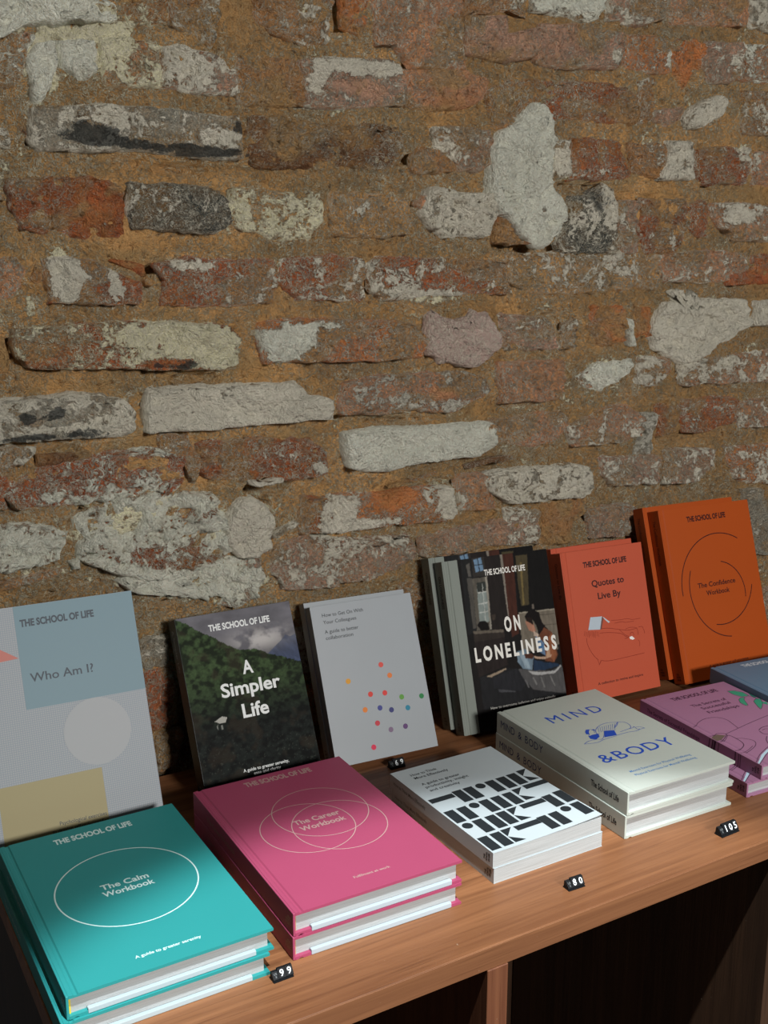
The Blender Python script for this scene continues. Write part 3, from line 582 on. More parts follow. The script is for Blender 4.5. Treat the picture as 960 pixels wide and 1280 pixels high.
# mortar bed: one continuous sheet, fine where it is seen and coarser beyond
def axis(a, b, lo, hi, fine, coarse):
    return np.concatenate([np.arange(lo, a, coarse), np.arange(a, b, fine), np.arange(b, hi + coarse, coarse)])


xs = axis(0.1, 1.5, -0.7, 2.3, 0.0034, 0.014)
zs = axis(0.0, 0.98, -0.02, 1.7, 0.0034, 0.014)
X, Z = np.meshgrid(xs, zs)
hm = (fbm(X * 26, Z * 34, 11, 4) - 0.5) * 0.013 + (fbm(X * 12, Z * 70, 18, 3) - 0.5) * 0.007 + (fbm(X * 95, Z * 120, 12, 3) - 0.5) * 0.006
hm += (vnoise(X * 210, Z * 210, 13) - 0.5) * 0.003
crk = np.abs(fbm(X * 18, Z * 30, 14, 4) - 0.5)
hm -= 0.004 * (1 - smooth(0.0, 0.02, crk))
hm -= np.clip(blobs(X, Z, [r for r in HOLES], 15, 0.35), -6, 30) * 1e-3
m_cols = shades(X, Z, 'tan', 'c', 0.22, 21)
k = fbm(X * 6, Z * 9, 22, 4)[..., None]
m_cols['base'] = m_cols['base'] * (1 - smooth(0.42, 0.6, k) * 0.55) + np.array(lin((168, 134, 92))) * smooth(0.42, 0.6, k) * 0.55
hm = np.where(hm > 0.002, 0.002 + (hm - 0.002) * 0.45, hm)
P = np.stack([X, WALL_Y + 0.0035 - hm, Z], -1)
wall = link_mesh('wall_back', grid_mesh('wall_back', P, m_cols), MASONRY)
tag(wall, kind='structure')


def make_brick(pts, proud, base, pcol, amt, rough, kind, seed, fine=0.0033):
    pts = np.array(pts, float) / 1e3
    # walk the outline, then describe it as a radius around its middle
    seg = np.roll(pts, -1, 0) - pts
    t = np.linspace(0, 1, 24, endpoint=False)
    out = (pts[:, None] + seg[:, None] * t[None, :, None]).reshape(-1, 2)
    A = 0.5 * np.sum(pts[:, 0] * np.roll(pts[:, 1], -1) - np.roll(pts[:, 0], -1) * pts[:, 1])
    cr = pts[:, 0] * np.roll(pts[:, 1], -1) - np.roll(pts[:, 0], -1) * pts[:, 1]
    c = np.array([np.sum((pts[:, 0] + np.roll(pts[:, 0], -1)) * cr), np.sum((pts[:, 1] + np.roll(pts[:, 1], -1)) * cr)]) / (6 * A)
    lo, hi = pts.min(0), pts.max(0)
    W, H = hi - lo
    d = out - c
    ang = np.arctan2(d[:, 1] / H, d[:, 0] / W)
    rad = np.hypot(d[:, 0] / W, d[:, 1] / H)
    o = np.argsort(ang); ang, rad = ang[o], rad[o]
    nu = int(np.clip(W / fine, 8, 90)); nv = int(np.clip(H / fine, 8, 60))
    u = np.linspace(-1, 1, nu + 1); v = np.linspace(-1, 1, nv + 1)
    U, V = np.meshgrid(u, v)
    th = np.arctan2(V, U)
    rho = np.maximum(np.abs(U), np.abs(V))
    r = np.interp(th, np.concatenate([ang - 2 * np.pi, ang, ang + 2 * np.pi]), np.tile(rad, 3))
    ex = c[0] + np.cos(th) * r * W; ez = c[1] + np.sin(th) * r * H
    wob = 0.0045 * rough
    ex = ex + (fbm(ex * 70, ez * 70, seed, 3) - 0.5) * wob
    ez = ez + (fbm(ex * 70, ez * 70, seed + 9, 3) - 0.5) * wob
    x = c[0] + (ex - c[0]) * rho; z = c[1] + (ez - c[1]) * rho
    dist = (1 - rho) * np.hypot(ex - c[0], (ez - c[1]))
    rim = 0.0022 + 0.0014 * rough
    prof = np.sqrt(np.clip(smooth(0, rim, dist), 0, 1))
    h = -0.007 + ((proud * 0.75 + 1.0) * 1e-3 + 0.007) * prof
    bulk = (fbm(x * 24, z * 36, seed + 1, 4) - 0.5) * 0.0105 * rough
    # chips: terraces broken out of the face
    q = fbm(x * 34, z * 46, seed + 2, 3)
    chip = -0.0042 * rough * (smooth(0.54, 0.57, q) + 0.7 * smooth(0.42, 0.445, fbm(x * 48, z * 80, seed + 12, 3)) - 0.7)
    ridg = -np.abs(fbm(x * 60, z * 85, seed + 4, 3) - 0.5) * 0.012 * rough
    gran = (fbm(x * 170, z * 170, seed + 6, 2) - 0.5) * 0.0024 * rough
    tilt = ((x - c[0]) * random.uniform(-1, 1) * 0.02 + (z - c[1]) * random.uniform(-1, 1) * 0.06)
    h = h + (bulk + chip + ridg + gran + tilt + 0.001) * prof
    P = np.stack([x, WALL_Y - h, z], -1)
    off = np.array([c[0], WALL_Y, c[1]])
    me = grid_mesh(kind, P - off, shades(x, z, base, pcol, amt, seed))
    o = link_mesh(kind, me, MASONRY, wall)
    o.location = off
    return o


boxes = []
for i, (pts, proud, base, pcol, amt, rough, kind) in enumerate(BRICKS):
    make_brick(pts, proud, base, pcol, amt, rough, kind, 100 + i * 7)
    a = np.array(pts)
    boxes.append((a[:, 0].min(), a[:, 0].max(), a[:, 1].min(), a[:, 1].max()))
# the courses go on beyond the picture and behind the books
row_h = 74
for r in range(0, 19):
    z0 = 8 + r * row_h
    x0 = -520 + (r % 2) * 110
    while x0 < 2000:
        w = random.choice((105, 215, 230, 205)) + random.randint(-12, 12)
        slope = -2
        bb = (x0, x0 + w, z0, z0 + 56)
        hit = any(min(bb[1], q[1]) - max(bb[0], q[0]) > 6 and min(bb[3], q[3]) - max(bb[2], q[2]) > 6 for q in boxes)
        if not hit:
            j = lambda: random.randint(-4, 4)
            pts = [(x0 + j(), z0 + j()), (x0 + w * .5 + j(), z0 + j()), (x0 + w + j(), z0 + j()), (x0 + w + j(), z0 + 56 + j()), (x0 + w * .5 + j(), z0 + 57 + j()), (x0 + j(), z0 + 56 + j())]
            base = random.choice(('red', 'ora', 'brn', 'mau', 'pnk', 'dred', 'tan'))
            make_brick(pts, random.randint(5, 12), base, random.choice('wkcg'), random.choice((.2, .35, .5, .7)), 1.2, 'brick', 3000 + r * 50 + x0, 0.006)
        x0 += w + 14

# ------------------------------------------------------------------ the shelf unit
cab = bpy.data.objects.new('display_shelf', None); COL.objects.link(cab)
cab.location = (0.139, 0.6545, 0)
tag(cab, 'long reddish brown wooden shelf unit with open compartments under the books', 'shelf unit')
FY, BY, X0, X1 = 0.6545, 1.105, 0.139, 2.2


def cab_box(name, lo, hi, mat, bevel=0.0006):
    o = box(name, [lo[k] - cab.location[k] for k in range(3)], [hi[k] - cab.location[k] for k in range(3)], mat, cab, bevel, 1)
    return o


cab_box('front_shade_strip', (X0, FY, -0.0215), (X1, FY + 0.0012, -0.0002), WOOD_FRONT_SHADE, 0.0002)  # strip added only to carry the painted shade of the front face
cab_box('top_board', (X0, FY + 0.0012, -0.0215), (X1, BY, 0.0), WOOD_TOP)
cab_box('side_panel', (X0 + 0.0006, FY + 0.001, -0.78), (X0 + 0.0225, BY, -0.0216), WOOD_DARK_SHADED)
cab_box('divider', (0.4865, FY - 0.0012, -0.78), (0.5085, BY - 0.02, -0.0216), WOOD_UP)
cab_box('divider', (0.853, FY + 0.0005, -0.78), (0.875, BY - 0.02, -0.0216), WOOD_DARK_SHADED)
cab_box('divider', (1.22, FY + 0.0005, -0.78), (1.242, BY - 0.02, -0.0216), WOOD_DARK_SHADED)
cab_box('divider', (1.59, FY + 0.0005, -0.78), (1.612, BY - 0.02, -0.0216), WOOD_DARK_SHADED)
cab_box('side_panel', (X1 - 0.022, FY + 0.001, -0.78), (X1 - 0.0006, BY, -0.0216), WOOD_DARK_SHADED)
cab_box('back_panel', (X0 + 0.023, BY - 0.018, -0.78), (X1 - 0.023, BY - 0.006, -0.0216), WOOD_DARK_SHADED)
cab_box('bottom_board', (X0 + 0.023, FY + 0.004, -0.80), (X1 - 0.023, BY - 0.02, -0.781), WOOD_DARK_SHADED)
floor_m = wood_material('dark_floor', (60, 46, 36), (82, 64, 50), 'x', 0.5)
fl = box('floor', (-1.2, -1.4, -0.84), (2.6, 1.16, -0.80), floor_m)
tag(fl, kind='structure')

# ------------------------------------------------------------------ printing
_glyphs = {}


def text_geo(s, bold=0.0, res=3):
    key = (s, bold, res)
    if key in _glyphs: return _glyphs[key]
    cu = bpy.data.curves.new('lettering', 'FONT')
    cu.body = s; cu.size = 1.0; cu.offset = bold; cu.resolution_u = res; cu.fill_mode = 'FRONT'
    o = bpy.data.objects.new('lettering', cu)
    COL.objects.link(o)
    bpy.context.view_layer.update()
    dg = bpy.context.evaluated_depsgraph_get()
    me = bpy.data.meshes.new_from_object(o.evaluated_get(dg))
    vs = np.array([v.co[:2] for v in me.vertices]).reshape(-1, 2)
    fs = [tuple(p.vertices) for p in me.polygons]
    bpy.data.objects.remove(o); bpy.data.curves.remove(cu); bpy.data.meshes.remove(me)
    _glyphs[key] = (vs, fs)
    return _glyphs[key]


CAPH = 0.729


class Ink:
    """collects flat print in millimetres on one face, then becomes ONE mesh"""
    def __init__(self, lift=None):
        self.v = []; self.f = []; self.lift = lift; self.cut = []

    hold = False

    def start(self):
        self.cut.append((len(self.v), len(self.f))); self.hold = True

    def add(self, vs, fs):
        n = len(self.v)
        if not self.hold: self.cut.append((n, len(self.f)))
        self.v.extend(vs); self.f.extend([tuple(i + n for i in q) for q in fs])

    def text(self, s, x0, x1, y, h, bold=0.0, track=0.0, slope=0.0):
        self.start(); bold += 0.012 if h > 5 else 0.002
        if track:                                   # letters set apart one by one
            ws = []
            for ch in s:
                g = text_geo(ch, bold)[0]
                ws.append((g[:, 0].max() - g[:, 0].min()) if len(g) else 0.3)
            tot = sum(ws); gap = (x1 - x0) * track / max(1, len(s) - 1); k = ((x1 - x0) - gap * (len(s) - 1)) / tot
            cx = x0
            for ch, w in zip(s, ws):
                g, f = text_geo(ch, bold)
                if len(g):
                    self.add([((p[0] - g[:, 0].min()) * k + cx, y + p[1] * h / CAPH) for p in g], f)
                cx += w * k + gap
            self.hold = False
            return
        g, f = text_geo(s, bold)
        a, b = g[:, 0].min(), g[:, 0].max()
        k = (x1 - x0) / (b - a)
        self.add([(x0 + (p[0] - a) * k, y + p[1] * h / CAPH) for p in g], f)
        self.hold = False

    def poly(self, pts):
        a = sum(pts[i][0] * pts[(i + 1) % len(pts)][1] - pts[(i + 1) % len(pts)][0] * pts[i][1] for i in range(len(pts)))
        if a < 0: pts = pts[::-1]
        self.add(list(pts), [tuple(range(len(pts)))])

    def line(self, pts, w):
        # smooth the run of points, then lay a ribbon along it
        P = [Vector(p) for p in pts]
        if len(P) > 2:
            Q = []
            for i in range(len(P) - 1):
                a = P[max(i - 1, 0)]; b = P[i]; c = P[i + 1]; d = P[min(i + 2, len(P) - 1)]
                for t in (0, .25, .5, .75):
                    Q.append(0.5 * ((2 * b) + (c - a) * t + (2 * a - 5 * b + 4 * c - d) * t * t + (3 * b - a - 3 * c + d) * t ** 3))
            P = Q + [P[-1]]
        P = [p for i, p in enumerate(P) if i == 0 or (p - P[i - 1]).length > 1e-4]
        vs = []
        for i, p in enumerate(P):
            t = (P[min(i + 1, len(P) - 1)] - P[max(i - 1, 0)]).normalized()
            n = Vector((-t.y, t.x)) * w / 2
            vs += [tuple(p - n), tuple(p + n)]
        self.add(vs, [(2 * i, 2 * i + 2, 2 * i + 3, 2 * i + 1) for i in range(len(P) - 1)])

    def arc(self, cx, cy, r, a0, a1, w, n=72):
        vs = []
        for i in range(n + 1):
            a = math.radians(a0 + (a1 - a0) * i / n)
            for rr in (r - w / 2, r + w / 2): vs.append((cx + rr * math.cos(a), cy + rr * math.sin(a)))
        self.add(vs, [(2 * i, 2 * i + 1, 2 * i + 3, 2 * i + 2) for i in range(n)])

    def disc(self, cx, cy, r, n=40):
        self.add([(cx + r * math.cos(2 * math.pi * i / n), cy + r * math.sin(2 * math.pi * i / n)) for i in range(n)], [tuple(range(n))])

    def each(self, name, mat, parent, z, face='front', label=None):
        """every line of lettering, ring or bar as a piece of its own"""
        V, F, cuts = self.v, self.f, self.cut + [(len(self.v), len(self.f))]
        for (v0, f0), (v1, f1) in zip(cuts[:-1], cuts[1:]):
            self.v = V[v0:v1]; self.f = [tuple(i - v0 for i in q) for q in F[f0:f1]]
            nm = name[0] if isinstance(name, tuple) and len(self.f) and len(self.f[0]) != 4 else (name[1] if isinstance(name, tuple) else name)
            o = self.build(nm, mat, parent, z, face)
            if label: o['label'] = label
        self.v, self.f = V, F

    def build(self, name, mat, parent, z, face='front'):
        """face: front (x, y, z), spine (runs head to tail on x = 0) or logo (upright on x = 0)"""
        me = bpy.data.meshes.new(name)
        if face == 'front':
            co = [(x / 1e3, y / 1e3, z + (self.lift(x / 1e3, y / 1e3) if self.lift else 0)) for x, y in self.v]
        elif face == 'spine':
            co = [(-z, -x / 1e3, y / 1e3) for x, y in self.v]
        else:
            co = [(-z, y / 1e3, x / 1e3) for x, y in self.v]
        me.from_pydata(co, [], self.f)
        me.update()
        want = Vector((0, 0, 1)) if face == 'front' else Vector((-1, 0, 0))
        for p in me.polygons:
            if p.normal.dot(want) < 0: p.flip()
        me.update()
        return link_mesh(name, me, mat, parent)


def raster(name, w, h, x_from, fn, parent, z, step=0.75):
    """a printed photograph: a fine sheet of coloured points. fn(X, Y) in mm -> linear rgb"""
    nx = int((w - x_from) / step); ny = int(h / step)
    X, Y = np.meshgrid(np.linspace(x_from, w, nx + 1), np.linspace(0, h, ny + 1))
    C = fn(X, Y)
    P = np.stack([X / 1e3, Y / 1e3, np.full(X.shape, z)], -1)
    return link_mesh(name, grid_mesh(name, P, {'print': C}), PRINT, parent)


def inside(X, Y, pts):
    r = np.zeros(X.shape, bool)
    n = len(pts)
    for i in range(n):
        x1, y1 = pts[i]; x2, y2 = pts[(i + 1) % n]
        if y1 == y2: continue
        c = ((y1 > Y) != (y2 > Y)) & (X < (x2 - x1) * (Y - y1) / (y2 - y1) + x1)
        r ^= c
    return r


# ------------------------------------------------------------------ books. local frame: x from spine to fore edge, y tail to head, z thickness, front on top
def new_root(name):
    o = bpy.data.objects.new(name, None)
    COL.objects.link(o)
    o.empty_display_size = 0.02
    return o


def hard_book(w, h, t, cover, board=0.0026, square=0.004, headband=None, spine_mat=None, pages=None):
    root = new_root('hardcover_book')
    cm = cover
    groove0, groove1, gd = 0.0052, 0.0098, 0.0009

    def board_obj(name, z0, z1, outer_up):
        s = 1 if outer_up else -1
        zo, zi = (z1, z0) if outer_up else (z0, z1)
        b = 0.0004
        prof = [(0.0021, zo), (groove0, zo), (groove0 + .0012, zo - s * gd), (groove1 - .0012, zo - s * gd), (groove1, zo),
                (w - b * 1.6, zo), (w - b * .4, zo - s * b * .4), (w, zo - s * b * 1.6), (w, zi + s * b), (w - b, zi), (0.0021, zi)]
        return prism(name, prof, 0.0, h, cm, root)
    fc = board_obj('front_cover', t - board, t, True)
    bc = board_obj('back_cover', 0.0, board, False)
    sp = box('spine', (0.0, 0.0, 0.0), (0.0022, h, t), spine_mat or cm, root, 0.0007, 3)
    pb = box('page_block', (0.0042, square, board), (w - square, h - square, t - board), pages or PAGES, root, 0.0)
    if headband:
        box('headband', (0.0023, square - .0006, board), (0.0041, h - square + .0006, t - board), ink(headband), root)
    return root, fc, sp, bc


def soft_book(w, h, t, cover, spine_mat=None, lift=None):
    root = new_root('paperback_book')
    th = 0.00045
    nx, ny = 18, 14
    X, Y = np.meshgrid(np.linspace(0, w, nx + 1), np.linspace(0, h, ny + 1))
    L = lift(X, Y) if lift else np.zeros_like(X)
    bm = bmesh.new()
    top = [[bm.verts.new((X[j, i], Y[j, i], t + L[j, i])) for i in range(nx + 1)] for j in range(ny + 1)]
    bot = [[bm.verts.new((X[j, i], Y[j, i], t - th + L[j, i])) for i in range(nx + 1)] for j in range(ny + 1)]
    for j in range(ny):
        for i in range(nx):
            bm.faces.new((top[j][i], top[j][i + 1], top[j + 1][i + 1], top[j + 1][i]))
            bm.faces.new((bot[j][i], bot[j + 1][i], bot[j + 1][i + 1], bot[j][i + 1]))
    def side(a, b): 
        for k in range(len(a) - 1): bm.faces.new((a[k], b[k], b[k + 1], a[k + 1]))
    side(top[0], bot[0]); side(bot[-1], top[-1])
    side([r[0] for r in bot], [r[0] for r in top]); side([r[-1] for r in top], [r[-1] for r in bot])
    bmesh.ops.recalc_face_normals(bm, faces=bm.faces)
    fc = bm_obj('front_cover', bm, cover, root)
    box('back_cover', (0, 0, 0), (w, h, th), cover, root)
    sp = box('spine', (0, 0, th), (th, h, t - th), spine_mat or cover, root)
    box('page_block', (th, .0002, th), (w - .0004, h - .0002, t - th - .00002), PAGES, root)
    return root, fc, sp


def copy_tree(o, parent=None):
    c = o.copy(); COL.objects.link(c); c.parent = parent
    for ch in list(o.children): copy_tree(ch, c)
    return c


def lay(root, x, y, deg, z0):
    root.location = (x, y, z0); root.rotation_euler = (0, 0, math.radians(deg))


def lean(root, x, y, deg, tilt, z0=0.0002):
    """stand a book on its tail edge, tipped back by tilt degrees, front to the viewer"""
    th, al = math.radians(deg), math.radians(tilt)
    U = Vector((math.cos(th), math.sin(th), 0)); v = Vector((-math.sin(th), math.cos(th), 0)); zz = Vector((0, 0, 1))
    V = v * math.sin(al) + zz * math.cos(al); Nn = -v * math.cos(al) + zz * math.sin(al)
    M = Matrix.Identity(4)
    for i in range(3):
        M[i][0], M[i][1], M[i][2] = U[i], V[i], Nn[i]
    M[0][3], M[1][3], M[2][3] = x, y, z0
    root.matrix_world = M


def behind(x, y, deg, tilt, t, slide):
    """foot of the book that stands right behind one at (x, y)"""
    th, al = math.radians(deg), math.radians(tilt)
    d = t / math.cos(al) + 0.0002
    return x - math.sin(th) * d + slide * math.cos(th), y + math.cos(th) * d + slide * math.sin(th)


TS = 'THE SCHOOL OF LIFE'
EPS = 0.00012


def logo(sp, t_mm, y0, col, size=9):
    k = Ink(); x0 = t_mm / 2 - size / 2
    k.text('THE', x0, x0 + size * .62, y0 + 7.6, 2.3, .03)
    k.text('SCHOOL', x0, x0 + size, y0 + 3.9, 2.5, .04)
    k.text('OF LIFE', x0 + .6, x0 + size, y0, 2.5, .04)
    return k.build('emblem', ink(col), sp, EPS, 'logo')


def spine_text(sp, s, v0, v1, z0, h, col, bold=0.0, track=0):
    k = Ink(); k.text(s, -v0, -v1, z0, h, bold, track)
    return k.build('spine_lettering', ink(col), sp, EPS, 'spine')


G_STACK = 'books lying in low stacks along the front of the shelf'
G_LEAN = 'books leaning against the brick wall'

# --- teal workbook, two lying at the left end
TEAL = (44, 148, 148)
w, h, t = 0.1701, 0.2441, 0.0200
calm, fc, sp, bc = hard_book(w, h, t, cloth(TEAL, .5), headband=(222, 200, 60))
k = Ink(); k.text(TS, 47.5, 122, 222, 9.4, .03)
k.text('The Calm', 63.8, 106.5, 125, 8.3, .012); k.text('Workbook', 62.5, 108.2, 113.6, 8.3, .012)
k.text('A guide to greater serenity', 59.5, 114.4, 18, 3.6, .02)
k.arc(86.0, 123.0, 61.6, 0, 360, 1.25, 128)
k.each(('lettering', 'printed_ring'), ink((214, 240, 238)), fc, t + EPS)
spine_text(sp, 'The Calm Workbook', 205, 140, 7, 5.2, (150, 190, 190)); logo(sp, 20, 5, (190, 220, 220))
box('paper_strip', (0.016, -0.0006, 0.0002), (w - .016, 0.0034, 0.0046), ink((176, 192, 198)), bc, .0006)
tag(calm, 'teal hardcover with a thin pale ring, upper of the two at the shelf left end', 'book', 'teal hardcovers in the stack at the left end')
low = copy_tree(calm); tag(low, 'teal hardcover lying on the shelf under its twin with the ring', 'book', 'teal hardcovers in the stack at the left end')
lay(calm, 0.1455, 0.7187, 0.35, t + 0.0003); lay(low, 0.1405, 0.7165, 0.2, 0.0001)

# --- deep pink workbook, two lying
PINK = (166, 70, 102)
w, h, t = 0.1696, 0.2450, 0.0217
car, fc, sp, bc = hard_book(w, h, t, cloth(PINK, .5), headband=(196, 150, 110))
k = Ink(); k.text(TS, 52, 128, 227.5, 9.6, .03)
k.text('The Career', 63.4, 112.5, 131, 8.6, .012); k.text('Workbook', 64.4, 112.8, 118.2, 8.6, .012)
k.text('Fulfilment at work', 70, 107, 22, 3.4, .02)
k.arc(97.0, 145.2, 48.2, 0, 360, .9, 110); k.arc(72.6, 122.6, 46.2, 0, 360, .9, 110); k.arc(102.5, 113.6, 46.6, 0, 360, .9, 110)
k.each(('lettering', 'printed_ring'), ink((186, 150, 146)), fc, t + EPS, label='dull silver print')
spine_text(sp, 'The Career Workbook', 205, 130, 8, 5.4, (150, 110, 110)); logo(sp, 21.7, 5, (190, 150, 130))
box('paper_strip', (0.017, -0.0006, 0.0002), (w - .011, 0.0034, 0.0050), ink((178, 190, 198)), bc, .0006)
tag(car, 'deep pink hardcover with three overlapping rings, upper of its pair', 'book', 'deep pink hardcovers stacked beside the teal ones')
low = copy_tree(car); tag(low, 'deep pink hardcover lying on the shelf under its ringed twin', 'book', 'deep pink hardcovers stacked beside the teal ones')
lay(car, 0.3355, 0.7240, -0.73, t + 0.0003); lay(low, 0.3345, 0.7232, -0.9, 0.0001)

# --- white paperback with black bars, two lying
WHITE = (184, 194, 198)
w, h, t = 0.1351, 0.1891, 0.0161
def lift_top(X, Y):
    return 0.0030 * np.clip(X / 0.1351, 0, 1) ** 3 * np.clip(1 - Y / 0.12, 0, 1) ** 1.5
SH = [(2.2, 108, 31, 9)]
def think_book(lift):
    root, fc, sp = soft_book(w, h, t, cloth(WHITE, .45, .04), lift=lift)
    k = Ink(lift)
    for s, x1, y in (('How to Think', 50, 171.4), ('More Effectively', 59.6, 163.4)): k.text(s, 16.6, x1, y, 5.0, .006)
    for s, x1, y in (('A guide to greater', 64.3, 147.8), ('productivity, insight', 70.8, 140.2), ('and creativity', 53.8, 132)): k.text(s, 15.8, x1, y, 5.0, .006)
    k.each('lettering', ink((36, 40, 44)), fc, t + EPS)
    k = Ink(lift)
    def bar(x, y): 
        k.start()                     # cut in four so that it follows the lifted cover
        for q in range(4): k.poly([(x, y + q * 6.4), (x + 11.6, y + q * 6.4), (x + 11.6, y + q * 6.4 + 6.4), (x, y + q * 6.4 + 6.4)])
        k.hold = False
    def flat(x, y): 
        k.start()
        for q in range(3): k.poly([(x + q * 9.9, y), (x + q * 9.9 + 9.9, y), (x + q * 9.9 + 9.9, y + 8.6), (x + q * 9.9, y + 8.6)])
        k.hold = False
    def arrow(x, y):
        k.poly([(x, y + 12.6), (x + 13.4, y + 25.6), (x, y + 25.6)]); k.poly([(x, y + 12.6), (x, y), (x + 12.6, y)][::-1])
    for y, flats, bars, dots, arr in ((95, (2.4, 108.2), (33.6, 47.6, 76.6, 92.0, 106.6 - 0.4), (68.4,), 121.6), ):
        flat(2.6, 109.0); bar(33.6, 94.6); bar(47.6, 94.6); k.disc(68.2, 115.6, 5.6); bar(76.2, 95.0); bar(91.4, 95.4); bar(106.0, 96.0); arrow(121.3, 98.0); flat(106.2, 84.6)
    bar(2.2, 62.8); bar(17.6, 62.8); k.disc(38.0, 84.4, 5.6); bar(45.6, 63.4); bar(60.6, 63.4); bar(75.8, 63.6); arrow(90.6, 65.8); flat(77.2, 52.4); bar(107.6, 37.4); bar(123.2, 38.8)
    k.disc(8.4, 54.2, 5.6); bar(16.6, 33.8); bar(32.2, 34.0); bar(46.2, 34.4); arrow(60.6, 35.0); flat(45.9, 21.0); bar(75.8, 5.8); bar(90.6, 5.8); k.disc(113.0, 29.6, 5.6); bar(121.8, 9.2)
    bar(1.8, 3.8); bar(16.8, 4.2); arrow(30.4, 4.8)
    k.each('printed_bar', ink((34, 40, 44)), fc, t + EPS * 1.3)
    spine_text(sp, 'How to Think More Effectively', 182, 118, 6, 4.2, (110, 112, 112)); logo(sp, 16.1, 5, (30, 32, 34))
    return root
think = think_book(lift_top)
tag(think, 'white paperback with black bars, dots and wedges, upper of its pair, cover lifting', 'book')
low = think_book(None); tag(low, 'white paperback directly under the one with black bars', 'book')
lay(think, 0.5479, 0.7323, 0.3, t + 0.0003); lay(low, 0.5490, 0.7318, 0.1, 0.0001)

# --- cream hardcover with blue lettering, two lying
w, h, t = 0.1510, 0.2314, 0.0257
CREAM = (188, 195, 186)
mind, fc, sp, bc = hard_book(w, h, t, cloth(CREAM, .5), board=.003)
BLUE = (20, 78, 184)
k = Ink(); k.text('MIND', 39, 116, 172.5, 19.5, -0.012, .33); k.text('&BODY', 24, 128, 63, 19.5, -0.008, .16)
k.each('lettering', ink(BLUE), fc, t + EPS)
k = Ink(); k.text('Mental Exercises for Physical Wellbeing', 33.5, 119.5, 33.2, 4.2); k.text('Physical Exercises for Mental Wellbeing', 33.3, 119.5, 24.8, 4.2)
k.each('small_lettering', ink((70, 128, 190)), fc, t + EPS)
k = Ink()
for pts, c in MIND_SHAPES: k.poly(pts)
for pts, wd in MIND_LINES: k.line(pts, wd)
tag(k.build('drawing', ink(BLUE), fc, t + EPS * 1.4), 'blue line drawing of a bowing figure')
spine_text(sp, 'MIND & BODY', 223, 141, 9.5, 9.6, (24, 44, 100), -0.012, .2); spine_text(sp, 'The School of Life', 57, 13, 9.5, 7.0, (40, 44, 50), .01)
tag(mind, 'cream hardcover with large blue lettering, upper of its pair', 'book', 'cream hardcovers with blue lettering')
low = copy_tree(mind); tag(low, 'cream hardcover lying on the shelf under the one with large blue lettering', 'book', 'cream hardcovers with blue lettering')
lay(mind, 0.7142, 0.7301, -1.35, t + 0.0003); lay(low, 0.7128, 0.7304, -1.5, 0.0001)

# --- lilac hardcover with line drawing, two lying
w, h, t = 0.1400, 0.2071, 0.0171
LILAC = (164, 116, 146)
lil, fc, sp, bc = hard_book(w, h, t, cloth(LILAC, .5), board=.0022)
k = Ink(); k.text(TS, 35.5, 110, 184.5, 8.6, .02)
k.text('The Secrets of', 43.8, 100, 158.5, 6.8); k.text('Successful', 50, 96, 147.2, 6.8); k.text('Friendships', 48.8, 98.5, 134.6, 6.8)
k.each('lettering', ink((70, 42, 66)), fc, t + EPS)
for q, (pts, c) in enumerate(PINK_SHAPES):
    k = Ink(); k.poly([(min(max(p[0], .5), 139.5), p[1]) for p in pts])
    o = k.build('drawn_leaf' if q < 5 else 'drawn_patch', ink(c), fc, t + EPS)
k = Ink()
for pts, wd in PINK_LINES: k.line([(min(max(p[0], .4), 139.6), p[1]) for p in pts], wd)
k.build('drawing', ink((58, 36, 58)), fc, t + EPS * 1.5)
k = Ink()
for pts, wd in PINK_SPINE: k.line([(-pts[0][0], .6), (-pts[1][0], 16.5)], wd)
k.build('spine_drawing', ink((54, 34, 46)), sp, EPS, 'spine')
spine_text(sp, 'The Secrets of Successful Friendships', 193, 98, 6, 5.2, (84, 48, 72)); logo(sp, 17.1, 4, (40, 26, 40), 8)
tag(lil, 'lilac hardcover with green leaves and line drawing, upper of its pair', 'book', 'lilac hardcovers with line drawing')
low = copy_tree(lil); tag(low, 'lilac hardcover sticking out under the one with green leaves', 'book', 'lilac hardcovers with line drawing')
lay(lil, 0.9100, 0.7269, -4.15, t + 0.0003); lay(low, 0.8905, 0.7286, -3.2, 0.0001)

# --- slate blue hardcover, two lying at the right edge
w, h, t = 0.1500, 0.2000, 0.0210
SLATE = (98, 126, 150)
blu, fc, sp, bc = hard_book(w, h, t, cloth(SLATE, .5), board=.0026)
k = Ink(); k.text(TS, 44, 118, 183, 8.6, .025); k.each('lettering', ink((206, 214, 220)), fc, t + EPS)
logo(sp, 21, 5, (150, 166, 178))
tag(blu, 'slate blue hardcover at the right edge beside the lilac stack, upper of its pair', 'book', 'slate blue hardcovers at the right edge')
low = copy_tree(blu); tag(low, 'slate blue hardcover lying on the shelf under its twin, right edge', 'book', 'slate blue hardcovers at the right edge')
bx, by, bd = 1.0716, 0.9537, -6.0
ux, uy = math.sin(math.radians(bd)) * h, -math.cos(math.radians(bd)) * h
lay(blu, bx + ux, by + uy, bd, t + 0.0003); lay(low, bx + ux + .0012, by + uy, bd, 0.0001)

